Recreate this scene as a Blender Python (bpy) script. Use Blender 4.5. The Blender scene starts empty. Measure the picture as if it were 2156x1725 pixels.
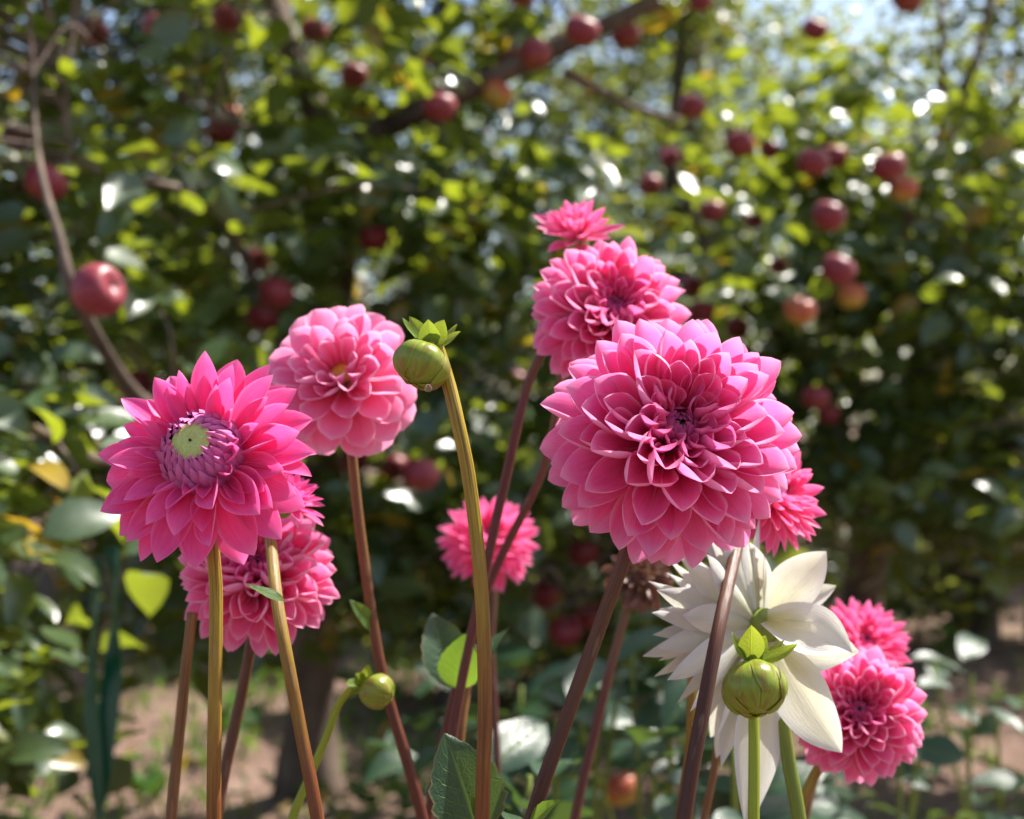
import bpy, math, random
import numpy as np
from mathutils import Vector, Matrix, noise as mnoise

R = math.radians
rng = random.Random(7)
nrg = np.random.default_rng(11)
scene = bpy.context.scene
COL = scene.collection

# ------------------------------------------------------------------ camera
CAM_H = 1.0
cam = bpy.data.cameras.new('camera')
cam.lens = 50; cam.sensor_width = 36; cam.sensor_fit = 'HORIZONTAL'
cam.clip_start = 0.05; cam.clip_end = 500
cam.dof.use_dof = True; cam.dof.focus_distance = 0.745; cam.dof.aperture_fstop = 6.3
cam.dof.aperture_blades = 9
cam_ob = bpy.data.objects.new('camera', cam); COL.objects.link(cam_ob)
cam_ob.location = (0, 0, CAM_H); cam_ob.rotation_euler = (R(90), 0, 0)
scene.camera = cam_ob

# ------------------------------------------------------------------ light
SUN = Vector((0.48, 0.32, 0.82)).normalized()
sun_el = math.asin(SUN.z); sun_az = math.atan2(SUN.x, SUN.y)
world = bpy.data.worlds.new('World'); scene.world = world; world.use_nodes = True
wn = world.node_tree.nodes; wl = world.node_tree.links
for n in list(wn): wn.remove(n)
sky = wn.new('ShaderNodeTexSky'); sky.sky_type = 'NISHITA'; sky.sun_disc = False
sky.sun_elevation = sun_el; sky.sun_rotation = sun_az; sky.air_density = 1.0; sky.dust_density = 2.0
bgn = wn.new('ShaderNodeBackground'); bgn.inputs[1].default_value = 0.10
wo = wn.new('ShaderNodeOutputWorld')
wl.new(sky.outputs[0], bgn.inputs[0]); wl.new(bgn.outputs[0], wo.inputs[0])
sl = bpy.data.lights.new('sun', 'SUN'); sl.energy = 5.0; sl.angle = R(0.53); sl.color = (1.0, 0.95, 0.88)
so = bpy.data.objects.new('sun', sl); COL.objects.link(so)
so.rotation_euler = SUN.to_track_quat('Z', 'Y').to_euler(); so.location = (3, 3, 6)
scene.view_settings.view_transform = 'Standard'; scene.view_settings.look = 'None'
scene.view_settings.gamma = 1.0; scene.view_settings.exposure = 1.25
cy = scene.cycles
cy.max_bounces = 10; cy.diffuse_bounces = 5; cy.glossy_bounces = 3; cy.transmission_bounces = 6; cy.transparent_max_bounces = 6
cy.use_denoising = True
try: cy.denoiser = 'OPENIMAGEDENOISE'
except Exception: pass
cy.sample_clamp_indirect = 6.0

# ------------------------------------------------------------------ helpers
K = 0.72 / 2156.0
def P(px, py, d):
    """pixel of the 2156 x 1725 view plus a distance -> point"""
    return Vector(((px - 1078) * K * d, d, CAM_H - (py - 862.5) * K * d))
def tag(o, label=None, cat=None, group=None, kind=None):
    if label: o['label'] = label
    if cat: o['category'] = cat
    if group: o['group'] = group
    if kind: o['kind'] = kind
    return o
def empty(name, loc, label=None, cat=None, group=None):
    o = bpy.data.objects.new(name, None); COL.objects.link(o); o.location = loc
    o.empty_display_size = 0.05
    return tag(o, label, cat, group)
def mesh_from(name, verts, faces, uvs=None, smooth=True, mat=None):
    """uvs: per vertex"""
    me = bpy.data.meshes.new(name)
    me.from_pydata([tuple(v) for v in verts], [], faces)
    if uvs is not None:
        ul = me.uv_layers.new(name='UVMap')
        idx = np.empty(len(me.loops), dtype=np.int32); me.loops.foreach_get('vertex_index', idx)
        ul.data.foreach_set('uv', np.asarray(uvs, dtype=np.float32)[idx].ravel())
    if smooth: me.polygons.foreach_set('use_smooth', np.ones(len(me.polygons), dtype=bool))
    if mat: me.materials.append(mat)
    return me
def ob(name, me, parent=None, mtx=None):
    o = bpy.data.objects.new(name, me); COL.objects.link(o)
    if parent is not None: o.parent = parent
    if mtx is not None: o.matrix_basis = mtx
    return o
def frame_mtx(origin, along, normal):
    """columns: X along, Y side, Z normal"""
    x = Vector(along).normalized(); z = Vector(normal); z = (z - x * z.dot(x))
    if z.length < 1e-5: z = x.orthogonal()
    z.normalize(); y = z.cross(x)
    m = Matrix((x, y, z)).transposed().to_4x4(); m.translation = origin
    return m
def catmull(pts, n):
    """centripetal spline through the points"""
    pts = [Vector(p) for p in pts]
    P0 = [pts[0] * 2 - pts[1]] + pts + [pts[-1] * 2 - pts[-2]]
    out = []
    for i in range(len(pts) - 1):
        a, b, c, d = P0[i:i + 4]
        t1 = max((b - a).length, 1e-5) ** .5; t2 = t1 + max((c - b).length, 1e-5) ** .5; t3 = t2 + max((d - c).length, 1e-5) ** .5
        for k in range(n):
            t = t1 + (t2 - t1) * k / n
            A1 = a * ((t1 - t) / t1) + b * (t / t1); A2 = b * ((t2 - t) / (t2 - t1)) + c * ((t - t1) / (t2 - t1)); A3 = c * ((t3 - t) / (t3 - t2)) + d * ((t - t2) / (t3 - t2))
            B1 = A1 * ((t2 - t) / t2) + A2 * (t / t2); B2 = A2 * ((t3 - t) / (t3 - t1)) + A3 * ((t - t1) / (t3 - t1))
            out.append(B1 * ((t2 - t) / (t2 - t1)) + B2 * ((t - t1) / (t2 - t1)))
    out.append(pts[-1]); return out
def tube(path, radii, seg=10, off=(0, 0, 0), wob=0.0, cap=True):
    """verts, faces, uvs of a swept tube; uv.x = metres along, uv.y = round"""
    off = Vector(off); n = len(path); V = []; F = []; U = []
    t0 = (path[1] - path[0]).normalized(); nrm = t0.orthogonal().normalized(); s = 0.0
    for i, p in enumerate(path):
        t = (path[min(i + 1, n - 1)] - path[max(i - 1, 0)]).normalized()
        nrm = (nrm - t * nrm.dot(t)).normalized(); bn = t.cross(nrm)
        if i: s += (path[i] - path[i - 1]).length
        r = radii[i]
        for k in range(seg + 1):
            a = 2 * math.pi * k / seg
            rr = r * (1 + wob * math.sin(a * 3 + s * 9) + wob * math.sin(a * 2 - s * 23))
            V.append(p - off + (nrm * math.cos(a) + bn * math.sin(a)) * rr); U.append((s, k / seg))
    for i in range(n - 1):
        for k in range(seg):
            a = i * (seg + 1) + k
            F.append((a, a + 1, a + seg + 2, a + seg + 1))
    if cap:
        for i, fl in ((0, True), (n - 1, False)):
            V.append(path[i] - off); U.append((0 if i == 0 else s, .5)); c = len(V) - 1
            for k in range(seg):
                a = i * (seg + 1) + k
                F.append((c, a + 1, a) if fl else (c, a, a + 1))
    return V, F, U
def lerp(tab, t):
    return float(np.interp(t, [a for a, b in tab], [b for a, b in tab]))

# ------------------------------------------------------------------ node helpers
class NT:
    def __init__(s, name):
        s.m = bpy.data.materials.new(name); s.m.use_nodes = True
        s.t = s.m.node_tree; s.n = s.t.nodes; s.l = s.t.links
        for x in list(s.n): s.n.remove(x)
        s.out = s.n.new('ShaderNodeOutputMaterial')
    def inp(s, sock, v):
        if hasattr(v, 'is_output'): s.l.new(v, sock)
        elif v is not None:
            if isinstance(v, (tuple, list)) and len(v) == 3 and sock.type == 'RGBA': v = (*v, 1)
            sock.default_value = v
    def math(s, op, a, b=None, c=None, clamp=False):
        x = s.n.new('ShaderNodeMath'); x.operation = op; x.use_clamp = clamp
        s.inp(x.inputs[0], a)
        if b is not None: s.inp(x.inputs[1], b)
        if c is not None: s.inp(x.inputs[2], c)
        return x.outputs[0]
    def mix(s, f, a, b, blend='MIX'):
        x = s.n.new('ShaderNodeMix'); x.data_type = 'RGBA'; x.blend_type = blend; x.clamp_factor = True
        s.inp(x.inputs[0], f); s.inp(x.inputs[6], a); s.inp(x.inputs[7], b); return x.outputs[2]
    def ss(s, v, a, b, lo=0.0, hi=1.0):
        x = s.n.new('ShaderNodeMapRange'); x.interpolation_type = 'SMOOTHSTEP'
        s.inp(x.inputs[0], v); x.inputs[1].default_value = a; x.inputs[2].default_value = b
        x.inputs[3].default_value = lo; x.inputs[4].default_value = hi; return x.outputs[0]
    def uv(s):
        x = s.n.new('ShaderNodeUVMap'); x.uv_map = 'UVMap'
        y = s.n.new('ShaderNodeSeparateXYZ'); s.l.new(x.outputs[0], y.inputs[0]); return y.outputs[0], y.outputs[1]
    def comb(s, x, y, z=0.0):
        c = s.n.new('ShaderNodeCombineXYZ'); s.inp(c.inputs[0], x); s.inp(c.inputs[1], y); s.inp(c.inputs[2], z); return c.outputs[0]
    def noise(s, vec, scale, detail=3.0, rough=0.55, out=0):
        x = s.n.new('ShaderNodeTexNoise'); s.inp(x.inputs['Vector'], vec); x.inputs['Scale'].default_value = scale
        x.inputs['Detail'].default_value = detail; x.inputs['Roughness'].default_value = rough; return x.outputs[out]
    def obj(s):
        x = s.n.new('ShaderNodeTexCoord'); return x.outputs['Object']
    def rnd(s):
        x = s.n.new('ShaderNodeObjectInfo'); return x.outputs['Random']
    def bump(s, h, strength, dist):
        x = s.n.new('ShaderNodeBump'); x.inputs['Strength'].default_value = strength; x.inputs['Distance'].default_value = dist
        s.inp(x.inputs['Height'], h); return x.outputs[0]
    def pbr(s, col, rough=0.5, spec=0.5, normal=None, **kw):
        x = s.n.new('ShaderNodeBsdfPrincipled'); s.inp(x.inputs['Base Color'], col); s.inp(x.inputs['Roughness'], rough)
        x.inputs['Specular IOR Level'].default_value = spec
        if normal is not None: s.l.new(normal, x.inputs['Normal'])
        for k, v in kw.items(): s.inp(x.inputs[k], v)
        return x.outputs[0]
    def transl(s, a, col, fac, normal=None):
        t = s.n.new('ShaderNodeBsdfTranslucent'); s.inp(t.inputs[0], col)
        if normal is not None: s.l.new(normal, t.inputs['Normal'])
        m = s.n.new('ShaderNodeMixShader'); s.inp(m.inputs[0], fac); s.l.new(a, m.inputs[1]); s.l.new(t.outputs[0], m.inputs[2]); return m.outputs[0]
    def done(s, sh):
        s.l.new(sh, s.out.inputs[0]); return s.m

def mat_petal(name, mid, deep, pale, tr, fac=0.42, deep_u=(0.02, 0.72), edge=(0.70, 1.0), rough=0.42, back=0.75, spec=.35, vein=.25):
    m = NT(name); u, v = m.uv()
    av = m.math('ABSOLUTE', m.math('MULTIPLY_ADD', v, 2.0, -1.0))
    st = m.noise(m.comb(m.math('MULTIPLY', u, 1.3), m.math('MULTIPLY', v, 9.0), m.math('MULTIPLY', m.rnd(), 31.0)), 2.6, 4.0, .6)
    c = m.mix(m.ss(u, *deep_u), deep, mid)
    e = m.ss(av, *edge)
    e = m.math('MAXIMUM', e, m.ss(u, 0.80, 1.0, 0, .8))
    c = m.mix(m.math('MULTIPLY', e, .9), c, pale)
    g = m.n.new('ShaderNodeNewGeometry')          # the outside of the ray is paler than its inside
    c = m.mix(m.math('MULTIPLY', g.outputs['Backfacing'], back), c, m.mix(m.ss(u, .15, .9), mid, pale))
    c = m.mix(m.ss(st, .35, .75, 0, .20), c, m.mix(.55, pale, (1, 1, 1)))
    hs = m.n.new('ShaderNodeHueSaturation')
    m.inp(hs.inputs['Hue'], m.math('MULTIPLY_ADD', m.rnd(), .016, .492)); m.inp(hs.inputs['Value'], m.math('MULTIPLY_ADD', m.rnd(), .14, .9))
    m.inp(hs.inputs['Color'], c); c = hs.outputs[0]
    fine = m.noise(m.comb(m.math('MULTIPLY', u, 3.0), m.math('MULTIPLY', v, 40.0), m.rnd()), 2.0, 3.0)
    nb = m.bump(fine, vein, .0006)
    tc = m.mix(m.math('MULTIPLY', e, .55), tr, pale)
    return m.done(m.transl(m.pbr(c, rough, spec, nb, **{'Sheen Weight': .06, 'Sheen Roughness': .4}), tc, fac, nb))

def mat_leaf(name, base, base2, tr, fac=.4, rough=.36, veins=True, edgecol=None, blot=.0, spec=.5, isl=False):
    m = NT(name); u, v = m.uv()
    r = m.rnd()
    if isl:
        g = m.n.new('ShaderNodeNewGeometry'); r = m.math('FRACT', m.math('ADD', r, g.outputs['Random Per Island']))
    c = m.mix(r, base, base2)
    n1 = m.noise(m.comb(u, v, m.math('MULTIPLY', r, 50.0)), 5.0, 4.0)
    c = m.mix(m.ss(n1, .35, .7, 0, .5), c, m.mix(.5, base2, base))
    av = m.math('ABSOLUTE', m.math('MULTIPLY_ADD', v, 2.0, -1.0))
    nrm = None
    if veins:
        mid = m.ss(av, .0, .07, 1, 0)
        ph = m.math('FRACT', m.math('MULTIPLY', m.math('SUBTRACT', u, m.math('MULTIPLY', av, .28)), 7.5))
        d = m.math('ABSOLUTE', m.math('SUBTRACT', ph, .5))
        sv = m.math('MULTIPLY', m.ss(d, .0, .07, 1, 0), m.ss(av, .95, .3))
        ve = m.math('MAXIMUM', mid, sv)
        cl = m.noise(m.comb(m.math('MULTIPLY', u, 22.0), m.math('MULTIPLY', v, 16.0), r), 1.5, 2.0)
        h = m.math('ADD', m.math('MULTIPLY', ve, -1.0), m.math('MULTIPLY', cl, .8))
        nrm = m.bump(h, .5, .0012)
        c = m.mix(m.math('MULTIPLY', ve, .45), c, tr)
    if edgecol: c = m.mix(m.ss(av, .9, 1.0), c, edgecol)
    tcol = m.mix(m.math('MULTIPLY', r, .6), tr, m.mix(.5, tr, base2))
    if isl:
        yl = m.ss(r, .93, 1.0); c = m.mix(yl, c, (.35, .24, .03)); tcol = m.mix(yl, tcol, (.55, .35, .02))
    rr = m.math('MULTIPLY_ADD', n1, .25, rough - .12)
    return m.done(m.transl(m.pbr(c, rr, spec, nrm), tcol, fac, nrm))

def mat_stem(name, top, bottom, l0=.02, l1=.34, fac=.15):
    m = NT(name); u, v = m.uv()
    n = m.noise(m.comb(m.math('MULTIPLY', u, 5.0), m.math('MULTIPLY', v, 8.0), 0), 2.2, 5.0, .65)
    n2 = m.noise(m.comb(m.math('MULTIPLY', u, 22.0), m.math('MULTIPLY', v, 3.0), 4), 1.7, 3.0)
    g = m.math('ADD', m.ss(u, l0, l1), m.math('MULTIPLY_ADD', n2, .9, -.45), clamp=True)
    c = m.mix(g, top, bottom)
    c = m.mix(m.ss(n, .48, .62, 0, .8), c, m.mix(.6, bottom, (.03, .012, .006)))
    c = m.mix(m.ss(n2, .62, .75, 0, .3), c, m.mix(.5, top, (.5, .4, .25)))
    nb = m.bump(n, .6, .0012)
    return m.done(m.transl(m.pbr(c, .42, .4, nb), top, fac))

def mat_simple(name, c1, c2, scale=6, rough=.7, spec=.3, bump=.3, bd=.004, stretch=(1, 1, 1)):
    m = NT(name)
    mp = m.n.new('ShaderNodeMapping'); m.l.new(m.obj(), mp.inputs[0]); mp.inputs['Scale'].default_value = stretch
    n = m.noise(mp.outputs[0], scale, 6.0, .62)
    nb = m.bump(n, bump, bd)
    return m.done(m.pbr(m.mix(m.ss(n, .32, .68), c1, c2), rough, spec, nb))

M = {}
M['hero'] = mat_petal('petal_pink', (.89, .125, .41), (.82, .014, .185), (.94, .53, .73), (.97, .21, .50), .48, deep_u=(.05, .82))
M['hero_in'] = mat_petal('petal_pink_inner', (.88, .10, .37), (.80, .014, .17), (.93, .32, .56), (.96, .16, .44), .46, back=.45, edge=(.86, 1.0))
M['pink2'] = mat_petal('petal_pink_edged', (.90, .13, .385), (.82, .016, .15), (.94, .56, .725), (.97, .21, .46), .48, edge=(.55, 1.0))
M['salmon'] = mat_petal('petal_pale_pink', (.91, .25, .48), (.86, .07, .18), (.95, .60, .75), (.97, .28, .51), .46)
M['magenta'] = mat_petal('petal_magenta', (.88, .075, .36), (.80, .016, .18), (.92, .26, .55), (.96, .11, .38), .45, edge=(.78, 1.0), back=.5)
M['hot'] = mat_petal('petal_hot_pink', (.90, .09, .33), (.80, .018, .15), (.94, .38, .58), (.97, .15, .38), .46)
M['scale'] = mat_petal('petal_closed_purple', (.56, .035, .25), (.34, .02, .08), (.74, .20, .48), (.7, .03, .26), .2, edge=(.85, 1.0), rough=.5, spec=.2, deep_u=(.0, .5))
M['button'] = mat_petal('petal_inner_dark', (.58, .018, .16), (.32, .006, .06), (.70, .09, .30), (.75, .02, .18), .25, edge=(.85, 1.0), rough=.6, spec=.12)
M['white'] = mat_petal('petal_white', (.72, .72, .65), (.56, .53, .12), (.77, .77, .755), (.80, .78, .58), .36, edge=(.3, .9), deep_u=(.08, .6), back=.5, vein=.9)
M['dry'] = mat_petal('petal_dried', (.16, .07, .045), (.10, .04, .02), (.25, .12, .07), (.2, .08, .03), .15)
M['disc'] = mat_simple('disc_green', (.42, .44, .08), (.55, .55, .20), 900, .5, .3, .5, .0006)
M['disc_yellow'] = mat_simple('disc_orange', (.6, .25, .02), (.7, .4, .05), 700, .5, .3, .5, .0006)
M['pit'] = mat_simple('disc_pit_dark', (.02, .02, .005), (.05, .05, .01), 300, .8)
M['calyx'] = mat_simple('calyx_green', (.16, .24, .03), (.24, .30, .05), 120, .45, .4, .3, .0005)
M['dry_cup'] = mat_simple('dried_cup', (.08, .04, .025), (.16, .08, .05), 200, .8)
M['bud'] = None
def mat_bud():
    m = NT('bud_scale_green'); u, v = m.uv()
    av = m.math('ABSOLUTE', m.math('MULTIPLY_ADD', v, 2.0, -1.0))
    n = m.noise(m.comb(m.math('MULTIPLY', u, 2.0), m.math('MULTIPLY', v, 5.0), m.math('MULTIPLY', m.rnd(), 40.0)), 1.6, 4.0)
    c = m.mix(m.ss(n, .25, .75), (.20, .27, .022), (.32, .37, .035))
    bl = m.math('MULTIPLY', m.ss(m.noise(m.comb(u, v, m.math('MULTIPLY', m.rnd(), 9.0)), 2.4, 2.0), .47, .6), m.ss(u, .25, .5))
    c = m.mix(m.math('MULTIPLY', bl, .45), c, (.26, .08, .04))
    c = m.mix(m.ss(av, .82, 1.0, 0, .6), c, (.42, .44, .10))
    st = m.noise(m.comb(m.math('MULTIPLY', u, 2.0), m.math('MULTIPLY', v, 30.0), 0), 2.0, 2.0)
    nb = m.bump(st, .2, .0004)
    return m.done(m.transl(m.pbr(c, .26, .5, nb), (.40, .45, .03), .28))
M['bud'] = mat_bud()
M['stem_amber'] = mat_stem('stem_amber', (.34, .26, .025), (.20, .055, .016), .02, .2)
M['stem_gold'] = mat_stem('stem_gold', (.42, .31, .03), (.24, .07, .018), .03, .26)
M['stem_maroon'] = mat_stem('stem_maroon', (.15, .065, .028), (.075, .020, .012), .0, .25, .08)
M['stem_plum'] = mat_stem('stem_plum', (.20, .12, .05), (.13, .035, .028), .0, .12, .1)
M['stem_red'] = mat_stem('stem_red', (.26, .13, .035), (.13, .030, .016), .0, .25, .1)
M['stem_green'] = mat_stem('stem_green', (.36, .42, .03), (.28, .32, .03), .1, .8, .3)
M['stem_olive'] = mat_stem('stem_olive', (.20, .26, .035), (.26, .27, .03), .05, .5, .22)
M['bract'] = mat_leaf('bract_green', (.10, .19, .02), (.15, .26, .03), (.42, .50, .04), .42, .3, edgecol=(.22, .09, .03))
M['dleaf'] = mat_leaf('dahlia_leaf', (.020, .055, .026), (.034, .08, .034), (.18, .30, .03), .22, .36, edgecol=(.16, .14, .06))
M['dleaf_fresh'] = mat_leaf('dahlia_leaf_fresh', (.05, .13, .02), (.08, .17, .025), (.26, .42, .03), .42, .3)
M['shade_leaf'] = mat_leaf('low_foliage_shaded', (.013, .040, .020), (.026, .065, .030), (.14, .24, .03), .22, .36)  # dahlia leaf colour darkened to imitate shade on the low plants
M['aleaf'] = mat_leaf('apple_leaf', (.028, .066, .034), (.066, .112, .036), (.38, .45, .02), .38, .33, veins=False, isl=True, spec=1.0)
M['bleaf'] = mat_leaf('background_leaf', (.025, .055, .022), (.065, .105, .03), (.38, .43, .04), .36, .36, veins=False, isl=True)
M['darkleaf'] = mat_leaf('evergreen_leaf', (.008, .022, .012), (.018, .04, .018), (.05, .10, .02), .2, .45, veins=False, isl=True)
M['weed'] = mat_leaf('weed_leaf', (.04, .11, .025), (.07, .15, .03), (.30, .48, .03), .4, .4, veins=False, isl=True)
M['bark'] = mat_simple('bark', (.055, .038, .028), (.17, .125, .095), 9, .85, .2, .9, .02, (1, 1, .35))
M['twig'] = mat_simple('twig_bark', (.10, .065, .045), (.24, .18, .14), 30, .7, .3, .6, .004)
def mat_apple(name, red, red2, yel, amt):
    m = NT(name); o = m.obj()
    sp = m.n.new('ShaderNodeSeparateXYZ'); m.l.new(o, sp.inputs[0])
    ang = m.math('ARCTAN2', sp.outputs[1], sp.outputs[0])
    st = m.noise(m.comb(m.math('MULTIPLY', ang, 5.0), m.math('MULTIPLY', sp.outputs[2], 14.0), m.rnd()), 1.6, 4.0, .6)
    big = m.noise(o, 16.0, 2.0)
    c = m.mix(m.ss(st, .35, .65), red, red2)
    y = m.math('ADD', m.ss(sp.outputs[2], .01, -.035), m.math('MULTIPLY_ADD', big, 1.6, -1.25 + amt), clamp=True)
    c = m.mix(m.math('MULTIPLY', y, .85), c, yel)
    dots = m.n.new('ShaderNodeTexVoronoi'); m.l.new(o, dots.inputs[0]); dots.inputs['Scale'].default_value = 260
    c = m.mix(m.ss(dots.outputs[0], .12, .2, .4, 0), c, (.5, .3, .2))
    bloom = m.noise(o, 45.0, 4.0)
    return m.done(m.pbr(c, m.math('MULTIPLY_ADD', bloom, .2, .34), .5, None, **{'Sheen Weight': .06, 'Sheen Roughness': .5, 'Sheen Tint': (1., .75, .8, 1.)}))
M['apple'] = mat_apple('apple_red', (.19, .010, .022), (.26, .02, .034), (.36, .13, .03), -.2)
M['apple_y'] = mat_apple('apple_red_yellow', (.42, .05, .03), (.50, .12, .04), (.52, .40, .05), .5)

# ------------------------------------------------------------------ petal geometry
def arc(v, ph, w, k):
    n = 8; y = z = 0.0; av = abs(v)
    for i in range(n):
        q = (i + .5) / n * av; a = ph * .5 * (q * (1 - k) + k * q ** 4)
        y += math.cos(a); z += math.sin(a)
    return math.copysign(y * w * av / n, v), z * w * av / n
def petal_geo(L, W, phi, nu=11, nv=9, base=.35, um=.58, q=.85, pw=2.0, bend=0.0, bend2=0.0, phib=None, phit=None, crease=.05, rip=.03, seed=0, twist=0.0, asym=0.0, rollin=.3, blunt=0.0):
    """a ray floret: X along, Y across, Z towards its inner face; phi = total cup angle in radians"""
    rr = random.Random(seed); p1, p2 = rr.uniform(0, 6.28), rr.uniform(0, 6.28)
    phib = phi * 1.25 if phib is None else phib; phit = phi * .8 if phit is None else phit
    V = []; U = []; F = []
    x = z = 0.0; pu = 0.0
    for i in range(nu + 1):
        u = i / nu; u = 1 - (1 - u) ** 1.25
        th = bend * (u - .25) + bend2 * u * u
        du = u - pu; pu = u
        x += math.cos(th) * du * L; z += math.sin(th) * du * L
        if u < um: sh = base + (1 - base) * math.sin(math.pi / 2 * u / um) ** 1.1
        else:
            t = (u - um) / (1 - um); sh = blunt * (1 - .25 * t ** 4) + (1 - blunt) * max(0.0, 1 - t ** pw) ** q
        w = W * .5 * max(sh, .012)
        ph = phib + (phi - phib) * min(1, u / .6) if u < .6 else phi + (phit - phi) * (u - .6) / .4
        ph = max(ph, .05)
        tw = twist * u
        for j in range(nv):
            v = -1 + 2 * j / (nv - 1)
            yy, zz = arc(v, ph, w, rollin)
            zz += -crease * w * math.exp(-(v / .18) ** 2) + rip * w * math.sin(3.1 * v + 5 * u + p1) * u + asym * w * v * u
            zz += rip * .8 * w * abs(v) ** 3 * math.sin(9 * u + p2 + (2 if v > 0 else 0))
            y2 = yy * math.cos(tw) - zz * math.sin(tw); z2 = yy * math.sin(tw) + zz * math.cos(tw)
            V.append((x - math.sin(th) * z2, y2, z + math.cos(th) * z2)); U.append((u, (v + 1) / 2))
    for i in range(nu):
        for j in range(nv - 1):
            a = i * nv + j
            F.append((a, a + nv, a + nv + 1, a + 1))
    return V, F, U

def scale_geo(Rr, flat, b0, b1, hw, l0, l1, nu=9, nv=7, um=.45, tipc=0.0, pw=2.2, q=.8, conv=.055):
    """a scale that lies on a dome: from polar angle b0 (base) to b1 (tip), hw = half width in radians at the equator"""
    V = []; U = []; F = []
    for i in range(nu + 1):
        u = i / nu; b = b0 + (b1 - b0) * u
        if u < um: sh = .55 + .45 * math.sin(math.pi / 2 * u / um)
        else: sh = max(0, 1 - ((u - um) / (1 - um)) ** pw) ** q
        lift = l0 + (l1 - l0) * u + tipc * u ** 4
        for j in range(nv):
            v = -1 + 2 * j / (nv - 1)
            a = v * hw * max(sh, .02) / max(abs(math.sin(b)), .35)
            rad = Rr + lift - abs(v) ** 2.0 * Rr * conv
            bb = b
            V.append((rad * math.sin(bb) * math.cos(a), rad * math.sin(bb) * math.sin(a), rad * flat * math.cos(bb))); U.append((u, (v + 1) / 2))
    for i in range(nu):
        for j in range(nv - 1):
            a = i * nv + j
            F.append((a, a + nv, a + nv + 1, a + 1))
    return V, F, U

def leaf_geo(nu=14, nv=9, wr=.55, fold=.25, droop=.35, serr=.0, nser=9, um=.42, q=.9, wave=.02, seed=0):
    rr = random.Random(seed); ph = rr.uniform(0, 6)
    V = []; U = []; F = []
    x = z = 0; pu = 0
    for i in range(nu + 1):
        u = i / nu
        th = droop * .3 - droop * u; du = u - pu; pu = u
        x += math.cos(th) * du; z += math.sin(th) * du
        if u < um: sh = math.sin(math.pi / 2 * u / um) ** .75
        else: sh = max(0, 1 - ((u - um) / (1 - um)) ** 1.7) ** q
        w = wr * .5 * max(sh, .01)
        if serr: w *= 1 + serr * ((u * nser) % 1.0 - .5)
        for j in range(nv):
            v = -1 + 2 * j / (nv - 1)
            zz = abs(v) * w * fold + wave * math.sin(7 * u + ph + (1.5 if v > 0 else 0)) * v * v
            V.append((x - math.sin(th) * zz, v * w, z + math.cos(th) * zz)); U.append((u, (v + 1) / 2))
    for i in range(nu):
        for j in range(nv - 1):
            a = i * nv + j; F.append((a, a + nv, a + nv + 1, a + 1))
    return V, F, U

GA = math.pi * (3 - 5 ** .5)
def bloom(head, mat, spec, seed, share=True, res=(11, 9), matfun=None):
    """petals of a bloom as children of head; bloom axis = +Z of head"""
    rr = random.Random(seed); N = spec['N']; pool = {}
    for k in range(N):
        t = (k + .5) / N
        al = R(lerp(spec['a'], t) + rr.gauss(0, spec.get('ja', 2.5))); az = k * GA + rr.gauss(0, .06)
        st = int(t * 14); var = rr.randrange(3)
        mt = matfun(t) if matfun else mat
        key = (st, var, mt.name) if share else k
        if key not in pool:
            tt = (st + .5) / 14 if share else t
            ph = R(lerp(spec['phi'], tt)) * rr.uniform(.85, 1.12)
            g = petal_geo(lerp(spec['L'], tt) * .01 * rr.uniform(.94, 1.06), lerp(spec['W'], tt) * .01 * rr.uniform(.92, 1.08), ph,
                          res[0], res[1], base=spec.get('base', .36), um=lerp(spec['umt'], tt) if 'umt' in spec else spec.get('um', .58), q=lerp(spec['qt'], tt) if 'qt' in spec else spec.get('q', .85), pw=spec.get('pw', 2.0),
                          bend=R(lerp(spec['bend'], tt)) + rr.gauss(0, .09), bend2=R(lerp(spec.get('bend2', [(0, 0)]), tt)), phit=ph * lerp(spec.get('tip', [(0, .9), (1, .75)]), tt),
                          rip=spec.get('rip', .03), seed=seed * 1000 + k, twist=rr.gauss(0, .10), asym=rr.gauss(0, .06), crease=spec.get('crease', .05), rollin=lerp(spec.get('rollin', [(0, .3)]), tt), blunt=lerp(spec.get('blunt', [(0, 0)]), tt))
            pool[key] = mesh_from('petal', *g, mat=mt)
        d = Vector((math.sin(al), 0, math.cos(al)))
        rc = spec.get('rc', 1.2) * .01
        ab = R(lerp(spec['ab'], t)) if 'ab' in spec else al
        org = Vector((math.sin(ab) * rc, 0, math.cos(ab) * rc * spec.get('rz', .8))) + Vector((0, 0, spec.get('z0', 0) * .01))
        lm = frame_mtx(org, d, Vector((-math.cos(al), 0, math.sin(al))))
        s = rr.uniform(.95, 1.05)
        roll = Matrix.Rotation(rr.gauss(0, spec.get('roll', .12)), 4, 'X')
        ob('petal', pool[key], head, Matrix.Rotation(az, 4, 'Z') @ lm @ roll @ Matrix.Scale(s, 4))

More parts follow.
